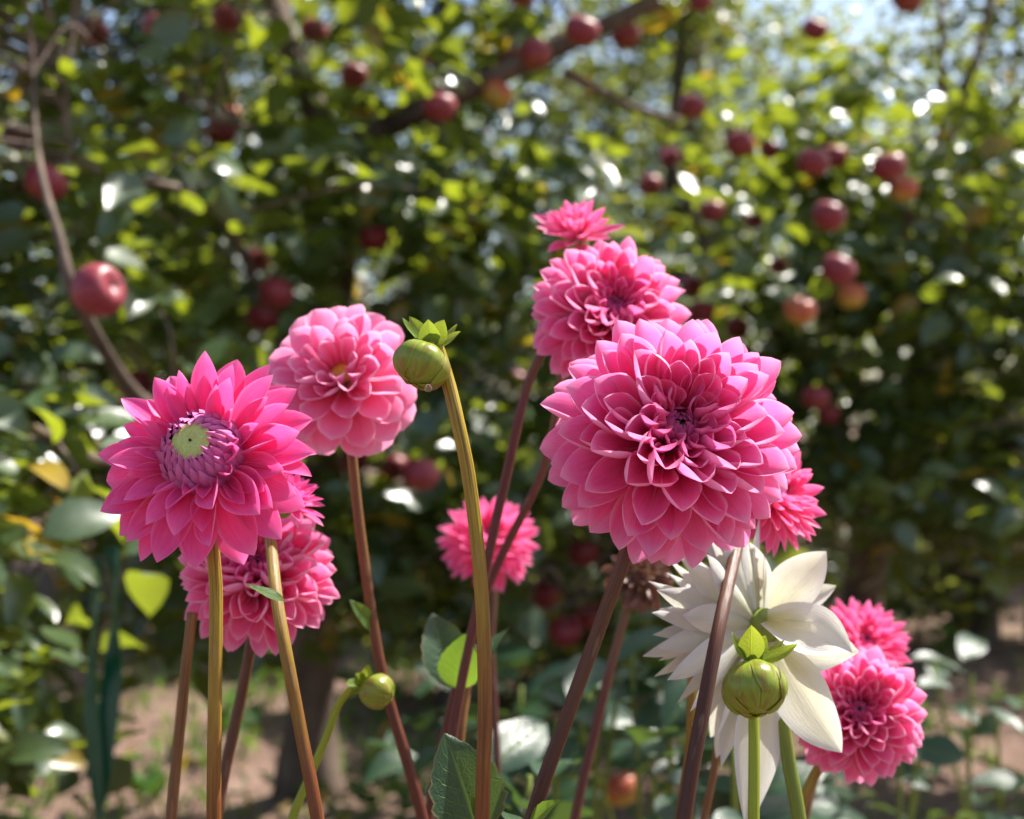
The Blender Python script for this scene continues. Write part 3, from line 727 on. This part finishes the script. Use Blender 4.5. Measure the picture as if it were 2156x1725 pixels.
def dahlia(name, center, r_px, d, axis, spec, mat, stem_px, stem_mat, label, group=None, seed=1, share=True, res=(10, 7), btn=True, cup='calyx', leaves=(), ref=7.1, scale=1.0, roll=0, sr=(.0036, .0048), disc=None, buttonmat='button'):
    c = P(center[0], center[1], d); s = r_px * K * d / (ref * .01) * scale
    ax = Vector(axis).normalized()
    head_back = c - ax * .022 * s
    pts, base = stem_path(stem_px, None)
    hb2 = head_back + ((-ax).lerp((pts[0] - head_back).normalized(), .55)).normalized() * .016 * s
    pts = [head_back, hb2] + pts
    t = empty(name, base, label, 'dahlia', group)
    stem(t, pts, sr[0], sr[1], M[stem_mat])
    h = receptacle(t, c, ax, .012, roll, cup); h.matrix_basis = h.matrix_basis @ Matrix.Scale(s, 4)
    bloom(h, M[mat], spec, seed, share, res, (lambda t: M['hero_in'] if t < .17 else M[mat]) if spec is HERO else None)
    if btn: button(h, M[buttonmat], seed)
    for i, (bp, tp, nrm, w, mt, dr) in enumerate(leaves):
        near_leaf(t, P(*bp), P(*tp), nrm, w * K * bp[2], M[mt], t.location, i + seed, 0, dr)
    if disc: dome('disc', .010, .012, .004, M[disc], h, pit=False)
    return t, h

# the large bloom
dahlia('pink_dahlia', (1418, 918), 270, .785, (.12, -.90, .40), HERO, 'hero', [(1313, 1180, .80), (1255, 1340, .80), (1190, 1520, .795), (1120, 1725, .79)], 'stem_maroon',
       'large fully open pink dahlia with pale petal rims on a maroon stem', seed=3, share=False, res=(13, 9), sr=(.0038, .0045))
# bloom behind it, above
dahlia('pink_dahlia', (1283, 662), 168, .95, (.17, -.86, .46), HERO, 'pink2', [(1190, 700, .97), (1130, 765, .965), (1062, 1020, .96), (1020, 1210, .955), (962, 1490, .95), (930, 1725, .945)], 'stem_plum',
       'round pink dahlia partly behind the large one, under the small half open flower', seed=14, sr=(.0030, .0036))
HALF = dict(N=46, a=[(0, 8), (.3, 25), (.7, 50), (1, 82)], L=[(0, 2.0), (.3, 3.4), (1, 4.8)], W=[(0, .8), (.4, 1.5), (1, 1.9)], phi=[(0, 200), (.4, 150), (1, 115)],
            bend=[(0, 15), (1, -12)], tip=[(0, .9), (1, .8)], rc=.9, um=.5, q=.95, ja=4, roll=.2)
dahlia('pink_dahlia', (1216, 508), 100, 1.06, (-.12, -.62, .75), HALF, 'hot', [(1205, 560, 1.07), (1180, 800, 1.06), (1148, 975, 1.05), (1045, 1195, 1.04), (985, 1350, 1.03), (938, 1540, 1.02), (900, 1725, 1.01)], 'stem_red',
       'small half open hot pink dahlia with pointed petals, tallest of all', seed=21, btn=False, ref=5.2, sr=(.0028, .0036))
SALM = dict(HERO, N=70, blunt=[(0, .25), (.3, .15), (1, .1)], umt=[(0, .7)], qt=[(0, .55)], pw=2.6, a=[(0, 18), (.1, 32), (.3, 56), (.55, 80), (.8, 104), (1, 132)], ab=[(0, 40), (.16, 60), (.4, 84), (.7, 104), (1, 128)], L=[(0, 3.0), (.1, 3.7), (.3, 4.8), (.5, 5.7), (1, 6.0)], W=[(0, 2.2), (.3, 3.3), (1, 3.7)], phi=[(0, 230), (.1, 205), (.3, 160), (.6, 115), (1, 85)], bend=[(0, 10), (.3, 20), (.7, 0), (1, -26)], ja=4, roll=.2, rip=.06)
dahlia('pink_dahlia', (724, 798), 166, .93, (-.05, -.88, .42), SALM, 'salmon', [(740, 945, .945), (768, 1190, .94), (805, 1420, .935), (890, 1725, .93)], 'stem_red',
       'pale salmon pink dahlia with broad rounded petals beside the nodding green bud', seed=33, btn=False, disc='disc_yellow', leaves=[((789, 1330, .937), (740, 1262, .925), (.6, -.7, .2), 36, 'dleaf_fresh', .4)], sr=(.0032, .0040))
# half open bloom with the green eye
OPEN5 = dict(N=82, a=[(0, 50), (.25, 62), (.5, 76), (.75, 92), (1, 122)], L=[(0, 2.5), (.2, 3.4), (.5, 4.5), (1, 4.75)], W=[(0, 1.1), (.3, 1.7), (.6, 2.2), (1, 2.4)],
             phi=[(0, 205), (.25, 165), (.5, 120), (1, 85)], bend=[(0, 22), (.4, 8), (1, -14)], tip=[(0, 1), (1, .9)], rc=1.55, rz=.35, um=.55, q=.9, pw=2.1, ja=6, roll=.28, rip=.05)
c5 = P(438, 968, .775); ax5 = Vector((-.22, -.84, .46)).normalized()
pts, base = stem_path([(450, 1105, .778), (455, 1250, .776), (452, 1500, .772), (450, 1725, .77)])
t5 = empty('pink_dahlia', base, 'magenta pink half open dahlia with a pale green eye on an amber stem', 'dahlia')
stem(t5, [c5 - ax5 * .022, c5 - ax5 * .034 + Vector((0, 0, -.012))] + pts, .0034, .0042, M['stem_gold'])
h5 = receptacle(t5, c5, ax5, .0145)
bloom(h5, M['magenta'], OPEN5, 41, False, (12, 7))
RB = .0205; zb = .006
for ring, (b0, b1, n, hw, l0, l1) in enumerate([(116, 64, 13, .23, .0028, .0042), (108, 53, 14, .21, .0020, .0034), (97, 43, 14, .19, .0012, .0026), (85, 34, 14, .17, .0004, .0020), (70, 26, 14, .15, -.0006, .0014)]):
    for k in range(n):
        rr = random.Random(ring * 100 + k)
        g = scale_geo(RB, 1.0, R(b0 + rr.uniform(-5, 5)), R(b1 + rr.uniform(-4, 4)), hw * 1.15, l0, l1 + rr.uniform(-.0003, .0006), 8, 7, um=.35, tipc=.0008, pw=1.5, q=.95, conv=.10)
        ob('closed_petal', mesh_from('closed_petal', *g, mat=M['scale']), h5, Matrix.Translation((0, 0, zb)) @ Matrix.Rotation(2 * math.pi * (k + ring * .5) / n + rr.uniform(-.07, .07), 4, 'Z'))
dome('eye_disc', .0112, zb + RB * .90, .005, M['disc'], h5)
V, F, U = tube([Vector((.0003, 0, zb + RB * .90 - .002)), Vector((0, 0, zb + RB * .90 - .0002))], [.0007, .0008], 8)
ob('eye_hole_plug', mesh_from('eye_hole_plug', V, F, mat=M['pit']), h5)  # dark plug, its colour stands in for the shade inside the hole
# dark core under the closed petals
V = []; F = []
for i in range(9):
    b = R(20 + 12.5 * i)
    for k in range(20): V.append((RB * .9 * math.sin(b) * math.cos(2 * math.pi * k / 20), RB * .9 * math.sin(b) * math.sin(2 * math.pi * k / 20), zb + RB * .9 * math.cos(b)))
for i in range(8):
    for k in range(20): F.append((i * 20 + k, i * 20 + 20 + k, i * 20 + 20 + (k + 1) % 20, i * 20 + (k + 1) % 20))
ob('flower_core', mesh_from('flower_core', V, F, mat=M['button']), h5)

dahlia('pink_dahlia', (545, 1210), 168, .915, (.10, -.76, .64), HERO, 'pink2', [(527, 1365, .93), (505, 1480, .93), (470, 1640, .925), (455, 1725, .92)], 'stem_maroon',
       'pink pompon dahlia with pale petal rims directly below the dahlia with green eye', seed=52, sr=(.0034, .0042))
SMALL = dict(HERO, N=96, umt=[(0, .55)], qt=[(0, .9)], ja=5, W=[(0, 1.3), (.2, 2.0), (1, 2.2)], phi=[(0, 250), (.3, 170), (1, 130)], blunt=[(0, 0)])
dahlia('pink_dahlia', (598, 1066), 92, .86, (.5, -.25, .8), HALF, 'magenta', [(572, 1160, .835), (584, 1270, .805), (603, 1380, .79), (635, 1550, .785), (668, 1725, .78)], 'stem_amber',
       'small pink dahlia hidden behind the petals of the dahlia with green eye', seed=57, btn=False, leaves=[((600, 1268, .793), (520, 1228, .785), (.2, -.6, .8), 26, 'dleaf_fresh', .4)], ref=5.2, sr=(.0032, .0040))
dahlia('pink_dahlia', (1030, 1140), 108, 1.28, (.05, -.75, .62), SMALL, 'hot', [(1040, 1240, 1.29), (1035, 1350, 1.28), (1042, 1500, 1.27), (1050, 1700, 1.26)], 'stem_plum',
       'small blurred hot pink dahlia standing behind the crossing stems', seed=61, sr=(.0028, .0034))
dahlia('pink_dahlia', (1628, 1045), 122, .90, (.62, -.62, .45), dict(SMALL, ja=6), 'hot', [(1568, 1095, .872), (1545, 1180, .836), (1512, 1330, .79), (1481, 1490, .772), (1440, 1725, .76)], 'stem_maroon',
       'hot pink dahlia with pointed petals peeping out behind the large one', seed=66, sr=(.0036, .0044))
dahlia('pink_dahlia', (1806, 1502), 138, .955, (-.10, -.85, .42), HERO, 'pink2', [(1725, 1615, .97), (1690, 1690, .965), (1670, 1760, .96)], 'stem_amber',
       'pink pompon dahlia beside the white dahlia, in front of another', seed=72, scale=1.03, sr=(.0034, .0040))
dahlia('pink_dahlia', (1812, 1362), 112, 1.10, (.2, -.72, .62), SMALL, 'hot', [(1760, 1520, 1.12), (1715, 1640, 1.11), (1690, 1740, 1.10)], 'stem_red',
       'hot pink dahlia rising behind the pompon beside the white dahlia', seed=77, sr=(.0032, .0038))
# dried head
DRY = dict(N=90, a=[(0, 6), (.3, 50), (.6, 95), (1, 150)], L=[(0, 1.6), (1, 3.4)], W=[(0, .9), (1, 1.6)], phi=[(0, 200), (1, 200)], bend=[(0, 20), (1, -70)], rc=1.6, ja=12, roll=.5, rip=.2)
dahlia('dried_dahlia', (1348, 1215), 84, 1.12, (.1, -.45, .85), DRY, 'dry', [(1328, 1262, 1.125), (1295, 1370, 1.12), (1255, 1530, 1.115), (1210, 1725, 1.11)], 'stem_plum',
       'withered brown dahlia head on a purple stem beneath the large pink dahlia', seed=80, btn=False, ref=4.6, cup='dry_cup', sr=(.0032, .0042))

# the white dahlia, seen from behind its side
WH = dict(N=54, a=[(0, 12), (.3, 35), (.6, 55), (1, 84)], L=[(0, 4.2), (.3, 6.0), (1, 6.9)], W=[(0, 1.5), (.5, 2.0), (1, 2.4)], phi=[(0, 200), (.4, 150), (1, 110)], bend=[(0, 8), (1, 6)],
          tip=[(0, .8), (1, .5)], rc=1.0, um=.48, q=1.0, pw=1.7, ja=5, roll=.25, rip=.06)
cW = P(1598, 1318, .85); axW = Vector((-.86, .40, .02)).normalized()
pts, base = stem_path([(1628, 1400, .855), (1645, 1500, .85), (1660, 1600, .845), (1682, 1725, .84)])
tW = empty('white_dahlia', base, 'white dahlia turned sideways with loose hanging petals behind a green bud', 'dahlia')
stem(tW, [cW + Vector((.006, .0, -.002))] + pts, .0040, .0046, M['stem_olive'])
hW = receptacle(tW, cW, axW, .011)
bloom(hW, M['white'], WH, 91, False, (12, 7))
inv = hW.matrix_basis.inverted() @ Matrix.Translation(-tW.location)
for i, (b, tip, w, nrm, bend, tw) in enumerate([
        ((1622, 1292, .85), (1728, 1168, .83), 92, (-.3, -.9, .2), -30, .2), ((1596, 1290, .86), (1552, 1135, .86), 95, (-.2, -.9, -.2), -15, .1),
        ((1610, 1296, .86), (1612, 1175, .85), 40, (.6, -.7, 0), -10, .4), ((1625, 1300, .87), (1755, 1243, .88), 50, (-.3, -.8, .5), 20, .0),
        ((1612, 1305, .84), (1782, 1352, .80), 105, (-.1, -.8, .6), -35, -.1), ((1615, 1325, .845), (1800, 1374, .825), 110, (.1, -.95, -.25), -10, .25),
        ((1620, 1345, .845), (1762, 1580, .82), 118, (-.45, -.85, .2), -20, .2), ((1602, 1350, .85), (1578, 1735, .845), 92, (.15, -.98, .1), -8, -.25),
        ((1590, 1345, .86), (1512, 1585, .88), 60, (-.3, -.9, 0), 5, .1), ((1592, 1345, .85), (1525, 1602, .86), 55, (-.4, -.8, .1), 8, .3), ((1595, 1340, .87), (1500, 1545, .90), 70, (.2, -.9, .1), 0, 0),
        ((1600, 1330, .87), (1690, 1500, .90), 90, (-.3, -.9, .2), -5, .1)]):
    pb, pt = P(*b), P(*tip); L = (pt - pb).length * 1.04; W = w * K * .84 * 1.25
    g = petal_geo(L, W, R(105), 16, 13, base=.3, um=.48, q=.92, pw=1.9, bend=R(bend), crease=.08, rip=.15, seed=900 + i, twist=tw, asym=.1)
    ob('petal', mesh_from('petal', *g, mat=M['white']), hW, inv @ frame_mtx(pb, pt - pb, nrm))

# ------------------------------------------------------------------ buds
def bud(center, r_px, d, axis, flat, stem_px, stem_mat, label, bracts, seed=0, sr=(.0036, .0042), hook=None, nsc=6):
    c = P(center[0], center[1], d); r = r_px * K * d; ax = Vector(axis).normalized()
    basept = c - ax * r * flat * .95
    pts, gb = stem_path(stem_px)
    t = empty('dahlia_bud', gb, label, 'flower bud', None)
    hp = [basept, basept - ax * r * .28] + ([P(*hook)] if hook else [])
    stem(t, hp + pts, sr[0], sr[1], M[stem_mat])
    V = []; F = []; n = 20
    for i in range(13):
        b = math.pi * i / 12
        for k in range(n): V.append((r * .93 * math.sin(b) * math.cos(2 * math.pi * k / n), r * .93 * math.sin(b) * math.sin(2 * math.pi * k / n), r * .93 * flat * math.cos(b)))
    for i in range(12):
        for k in range(n): F.append((i * n + k, i * n + n + k, i * n + n + (k + 1) % n, i * n + (k + 1) % n))
    body = ob('bud_body', mesh_from('bud_body', V, F, [(.4, .5)] * len(V), mat=M['bud']), t, head_mtx(c - t.location, ax, seed))
    for ring in range(2):
        for k in range(nsc):
            rr = random.Random(seed * 77 + ring * 20 + k)
            g = scale_geo(r, flat, R(168), R(rr.uniform(8, 20) if ring == 0 else rr.uniform(18, 55)), 2.2 / nsc * rr.uniform(1.0, 1.25), r * (.0 + .035 * ring), r * (.03 + .05 * ring + rr.uniform(0, .03)), 14, 11, um=.55)
            ob('scale', mesh_from('scale', *g, mat=M['bud']), body, Matrix.Rotation(2 * math.pi * (k + .5 * ring) / nsc + rr.uniform(-.12, .12), 4, 'Z'))
    for i, (tip, dt, w, nrm) in enumerate(bracts):
        near_leaf(t, basept + (P(*tip, d + dt) - basept) * .05, P(*tip, d + dt), nrm, w * K * d, M['bract'], t.location, seed * 10 + i, droop=-.5, fold=.3, name='bract', um=.45, res=(12, 7))
    return t
bud((888, 768), 60, .748, (-.42, -.46, -.78), .74, [(962, 880, .752), (988, 1010, .75), (1014, 1250, .748), (1021, 1480, .746), (1015, 1725, .745)], 'stem_gold',
    'fat green nodding dahlia bud with leafy bracts on a tall amber stem',
    [((838, 672), -.004, 26, (.8, -.4, .2)), ((858, 668), .004, 40, (.5, -.8, .1)), ((903, 670), .0, 46, (-.1, -.95, .1)), ((938, 674), .006, 48, (-.2, -.9, .2)), ((976, 704), .0, 36, (-.3, -.6, .8)), ((968, 690), .012, 30, (-.6, -.5, .4))],
    1, hook=(941, 795, .757), sr=(.0036, .0040))
bud((1588, 1450), 66, .715, (.02, -.62, -.78), .86, [(1588, 1500, .735), (1588, 1580, .728), (1587, 1725, .72)], 'stem_green',
    'round green dahlia bud with leafy bracts on a bright green stem before the white dahlia',
    [((1531, 1330), .0, 26, (.7, -.6, 0)), ((1580, 1310), .002, 58, (0, -1, .1)), ((1612, 1338), .012, 44, (-.1, -.9, .3)), ((1686, 1363), -.002, 36, (-.3, -.7, .7)), ((1655, 1352), .01, 22, (-.5, -.6, .5))],
    2, hook=(1592, 1440, .742), sr=(.0028, .0030))
bud((793, 1456), 37, .90, (.80, -.35, -.30), .95, [(715, 1480, .91), (690, 1545, .908), (650, 1640, .905), (615, 1725, .90)], 'stem_green',
    'small yellow green dahlia bud facing sideways on a thin green stem',
    [((775, 1395), .0, 26, (.3, -.9, 0)), ((745, 1415), -.004, 30, (.2, -.9, .3)), ((722, 1440), -.006, 26, (.1, -.8, .5)), ((735, 1462), .004, 20, (0, -.8, -.4)), ((770, 1408), .01, 22, (.5, -.6, 0))],
    3, sr=(.0022, .0032), nsc=5)

# ------------------------------------------------------------------ loose stems and leaves of the dahlia plants
def loose(px, mat, label, sr=(.0032, .0038), name='dahlia_shoot', cat='shoot', leaves=()):
    pts, b = stem_path(px); t = empty(name, b, label, cat, None); stem(t, pts, sr[0], sr[1], M[mat])
    for i, (bp, tp, nrm, w, mt, sr_, dr) in enumerate(leaves):
        near_leaf(t, P(*bp), P(*tp), nrm, w * K * bp[2], M[mt], t.location, i + len(label), sr_, dr)
    return t
loose([(405, 1290, .88), (388, 1440, .877), (370, 1620, .874), (360, 1725, .87)], 'stem_red', 'reddish bare dahlia stem beside the amber stem of the green eyed dahlia')
loose([(1458, 1170, .93), (1453, 1560, .925), (1432, 1725, .92)], 'stem_amber', 'blurred amber dahlia stem behind the white dahlia')
loose([(1520, 1350, .97), (1508, 1590, .965), (1480, 1740, .96)], 'stem_red', 'thin blurred red dahlia stem behind the petals of the white dahlia', sr=(.0024, .003))
loose([(985, 1440, 1.0), (970, 1540, .99), (955, 1725, .98)], 'stem_red', 'short reddish dahlia shoot with two translucent bright leaves',
      leaves=[((952, 1448, .99), (912, 1290, 1.0), (.35, -.85, .35), 112, 'dleaf', .1, .2), ((962, 1450, .98), (978, 1338, .965), (-.15, -.9, -.3), 92, 'dleaf_fresh', .1, .3), ((992, 1440, 1.0), (1064, 1316, 1.02), (-.75, -.55, .3), 62, 'dleaf', .1, .3)])
loose([(1015, 1700, .775), (1010, 1780, .775), (1008, 1850, .775)], 'stem_olive', 'low dahlia shoot with a large glossy dark green leaf before the soil',
      leaves=[((1010, 1775, .765), (940, 1545, .76), (.12, -.80, .62), 168, 'dleaf', .16, .3), ((1030, 1740, .80), (1040, 1640, .83), (-.5, -.6, .5), 50, 'dleaf_fresh', .1, .3), ((1010, 1735, .755), (992, 1672, .745), (.5, -.8, 0), 20, 'dleaf_fresh', 0, .2)])
loose([(1115, 1745, .79), (1112, 1800, .79), (1110, 1850, .79)], 'stem_maroon', 'tiny dahlia shoot with one pointed green leaf at the foot of the maroon stem',
      leaves=[((1112, 1740, .785), (1175, 1682, .775), (-.4, -.6, .7), 42, 'dleaf_fresh', .12, .3), ((1100, 1760, .80), (1060, 1700, .83), (.4, -.6, .7), 45, 'dleaf', .12, .3)])

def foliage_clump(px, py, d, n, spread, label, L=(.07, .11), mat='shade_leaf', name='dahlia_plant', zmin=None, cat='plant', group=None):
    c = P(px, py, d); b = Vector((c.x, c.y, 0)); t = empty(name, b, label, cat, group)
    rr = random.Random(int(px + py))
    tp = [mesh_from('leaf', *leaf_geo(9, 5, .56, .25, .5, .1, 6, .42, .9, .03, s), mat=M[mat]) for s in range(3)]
    for s in range(3):
        e = c + Vector((rr.uniform(-1, 1) * spread[0] * .6, rr.uniform(-1, 1) * spread[1] * .6, spread[2] * .7))
        V, F, U = tube(catmull([e, (e + b) * .5 + Vector((rr.uniform(-.03, .03), 0, 0)), b], 5), [.003 + .002 * i / 10 for i in range(11)], 7, b)
        ob('stem', mesh_from('stem', V, F, U, mat=M['stem_olive']), t)
    for i in range(n):
        p = c + Vector((rr.uniform(-1, 1) * spread[0], rr.uniform(-1, 1) * spread[1], rr.uniform(-1, 1) * spread[2]))
        a = rr.uniform(0, 6.28); dr = Vector((math.cos(a), math.sin(a) * .8, rr.uniform(-.5, .4)))
        if not clear_apples(np.array([tuple(p)]), np.array([tuple(dr)]), np.array([L[1]]), 1.6)[0]: continue
        m = frame_mtx(p - b, dr, Vector((rr.gauss(0, .4), rr.gauss(-.25, .4), 1))) @ Matrix.Scale(rr.uniform(*L), 4)
        ob('leaf', tp[i % 3], t, m)
    return t
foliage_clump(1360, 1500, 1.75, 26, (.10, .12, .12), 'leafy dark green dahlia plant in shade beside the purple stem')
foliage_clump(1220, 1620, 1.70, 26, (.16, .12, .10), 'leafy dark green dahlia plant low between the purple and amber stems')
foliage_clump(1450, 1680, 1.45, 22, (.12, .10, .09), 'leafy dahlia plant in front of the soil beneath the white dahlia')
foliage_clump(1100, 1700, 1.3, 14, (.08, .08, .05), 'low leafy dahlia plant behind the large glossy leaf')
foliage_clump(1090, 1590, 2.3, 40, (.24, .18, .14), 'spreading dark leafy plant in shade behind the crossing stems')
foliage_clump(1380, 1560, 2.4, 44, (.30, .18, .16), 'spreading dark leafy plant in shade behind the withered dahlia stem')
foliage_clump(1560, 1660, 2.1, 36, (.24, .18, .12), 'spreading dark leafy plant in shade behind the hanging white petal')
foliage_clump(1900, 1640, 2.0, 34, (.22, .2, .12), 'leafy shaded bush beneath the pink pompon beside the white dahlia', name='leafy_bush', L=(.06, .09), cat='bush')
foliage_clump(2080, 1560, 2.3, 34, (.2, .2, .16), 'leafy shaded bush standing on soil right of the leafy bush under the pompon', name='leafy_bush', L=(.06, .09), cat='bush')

# ------------------------------------------------------------------ weeds, clods and grass on the soil
WS = [(1960, 1430, 3.0), (2030, 1330, 4.0), (1900, 1300, 4.6), (2110, 1480, 3.4), (2050, 1640, 3.0), (700, 1715, 3.2), (760, 1690, 3.4), (520, 1560, 4.6), (470, 1600, 4.2), (300, 1690, 3.6),
      (560, 1480, 5.2), (1180, 1600, 3.7), (1010, 1600, 3.9), (1300, 1500, 4.2), (840, 1680, 3.4), (60, 1660, 3.3), (1750, 1290, 5.5), (1990, 1270, 5.6)]
wt = [mesh_from('leaf', v.tolist(), f.tolist(), u, mat=M['weed']) for v, f, u in TPL]
for (px, py, d) in WS:
    b = P(px, py, d); b.z = -.02
    t = empty('weed', b, 'small green weed growing on the soil under the apple trees', 'weed', 'weeds on the soil')
    V, F, U = tube([Vector((0, 0, 0)), Vector((.005, .004, .08)), Vector((.0, .0, .16))], [.003, .0025, .0015], 6); ob('stem', mesh_from('stem', V, F, U, mat=M['stem_olive']), t)
    for i in range(rng.randint(9, 16)):
        a = i * GA; z = rng.uniform(.02, .17)
        m = frame_mtx(Vector((0, 0, z)), (math.cos(a), math.sin(a), rng.uniform(-.1, .6)), (rng.gauss(0, .3), rng.gauss(0, .3), 1)) @ Matrix.Scale(rng.uniform(.05, .11) * (1.1 - z * 2.5), 4)
        ob('leaf', wt[i % 4], t, m)
def clods():
    V = []; F = []; base = 0
    ico = [(0, 0, 1), (.89, 0, .45), (.28, .85, .45), (-.72, .53, .45), (-.72, -.53, .45), (.28, -.85, .45), (.72, .53, -.45), (-.28, .85, -.45), (-.89, 0, -.45), (-.28, -.85, -.45), (.72, -.53, -.45), (0, 0, -1)]
    fi = [(0, 1, 2), (0, 2, 3), (0, 3, 4), (0, 4, 5), (0, 5, 1), (1, 6, 2), (2, 7, 3), (3, 8, 4), (4, 9, 5), (5, 10, 1), (6, 7, 2), (7, 8, 3), (8, 9, 4), (9, 10, 5), (10, 6, 1), (11, 7, 6), (11, 8, 7), (11, 9, 8), (11, 10, 9), (11, 6, 10)]
    for i in range(2600):
        x, y = rng.uniform(-3.5, 3.5), rng.uniform(1.5, 8); s = abs(rng.gauss(0, .012)) + .005
        h = .05 * mnoise.noise(Vector((x * .5, y * .5, 0))) + .03 * mnoise.noise(Vector((x * 2.3, y * 2.3, 3))) - .03
        for v in ico: V.append((x + v[0] * s * rng.uniform(.7, 1.3), y + v[1] * s * rng.uniform(.7, 1.3), h + v[2] * s * rng.uniform(.4, .8)))
        F += [tuple(q + base for q in f) for f in fi]; base += 12
    tag(ob('soil_clods', mesh_from('soil_clods', V, F, smooth=False, mat=mat_simple('clod', (.14, .095, .07), (.28, .205, .155), 20, .9, .2, .6, .01))), 'crumbly brown soil clods scattered over the garden ground', 'soil', kind='stuff')
    n = 2600; c = np.stack([nrg.normal(-.9, 1.1, n), nrg.uniform(3.2, 8, n), np.full(n, -.03)], 1)
    cl = nrg.random((n, 1)); c[:, :2] = np.where(cl < .6, np.round(c[:, :2] * 2.2) / 2.2 + nrg.normal(size=(n, 2)) * .1, c[:, :2])
    D = np.stack([nrg.normal(size=n) * .5, nrg.normal(size=n) * .5, np.ones(n)], 1); Nn = nrg.normal(size=(n, 3)) * np.array([1, 1, .2])
    tp = []
    for v, f, u in TPS: v = v.copy(); v[:, 1] *= .16; tp.append((v, f, u))
    tag(ob('grass', leaf_mesh('grass', c, D, Nn, nrg.uniform(.05, .13, n), tp, M['weed'])), 'thin green grass blades growing in tufts on the soil', 'grass', kind='stuff')
    n = 500; c = np.stack([nrg.uniform(-3, 3, n), nrg.uniform(2.5, 7.5, n), np.full(n, -.005)], 1)
    a = nrg.random(n) * 6.28; D = np.stack([np.cos(a), np.sin(a), nrg.normal(size=n) * .15], 1); Nn = np.array([0, 0, 1.]) + nrg.normal(size=(n, 3)) * .3
    ml = mat_leaf('fallen_leaf', (.12, .08, .03), (.26, .19, .06), (.3, .2, .05), .2, .6, veins=False, isl=True)
    tag(ob('fallen_leaves', leaf_mesh('fallen_leaves', c, D, Nn, nrg.uniform(.04, .07, n), TPS, ml)), 'brown and yellow fallen leaves lying on the soil', 'leaves', kind='stuff')
clods()

# ------------------------------------------------------------------ green plastic band hanging from the left apple tree
def strap():
    top = P(238, 1180, 1.95); b = Vector((top.x, top.y, 0))
    t = empty('plastic_strap', P(205, 1725, 1.95) * 1.0, 'dark green plastic strap hanging folded below the left apple tree', 'strap')
    m = NT('green_plastic'); n = m.noise(m.obj(), 40, 3.0)
    mt = m.done(m.pbr(m.mix(n, (.0, .045, .020), (.004, .085, .04)), .3, .5))
    for pts, w in (([(232, 1150, 2.0), (240, 1290, 1.97), (238, 1400, 1.96), (222, 1560, 1.95), (206, 1720, 1.95), (206, 1900, 1.95)], .028), ([(205, 1180, 2.0), (196, 1330, 1.95), (192, 1480, 1.94), (200, 1600, 1.94), (206, 1722, 1.945), (204, 1890, 1.94)], .022)):
        path = catmull([P(*p) for p in pts], 8); V = []; F = []
        for i, p in enumerate(path):
            a = .5 + .5 * math.sin(i * .22); s = Vector((math.cos(a), -math.sin(a), 0)) * w * .5; q = Vector((math.sin(a), math.cos(a), 0)) * .0006
            for e in (-s - q, s - q, s + q, -s + q): V.append(p + e - t.location)
        for i in range(len(path) - 1):
            for k in range(4): F.append((i * 4 + k, i * 4 + (k + 1) % 4, i * 4 + 4 + (k + 1) % 4, i * 4 + 4 + k))
        ob('band', mesh_from('band', V, F, smooth=False, mat=mt), t)
strap()

# ------------------------------------------------------------------ water drops
def drops():
    m = NT('water'); sh = m.pbr((1, 1, 1), .02, .5, None, **{'Transmission Weight': 1.0, 'IOR': 1.33}); mt = m.done(sh)
    def drop(p, r, name='water_drop', lab=''):
        V = []; F = []; n = 14
        for i in range(11):
            b = math.pi * i / 10; rad = math.sin(b) * (1 - .25 * math.cos(b)) ; z = math.cos(b) * 1.15
            for k in range(n): V.append((r * rad * math.cos(2 * math.pi * k / n), r * rad * math.sin(2 * math.pi * k / n), r * z))
        for i in range(10):
            for k in range(n): F.append((i * n + k, i * n + n + k, i * n + n + (k + 1) % n, i * n + (k + 1) % n))
        o = ob(name, mesh_from(name, V, F, mat=mt)); o.location = p; tag(o, lab, 'water drop')
    drop(P(902, 817, .741), .0019, lab='clear water drop hanging from the underside of the tall nodding bud')
drops()
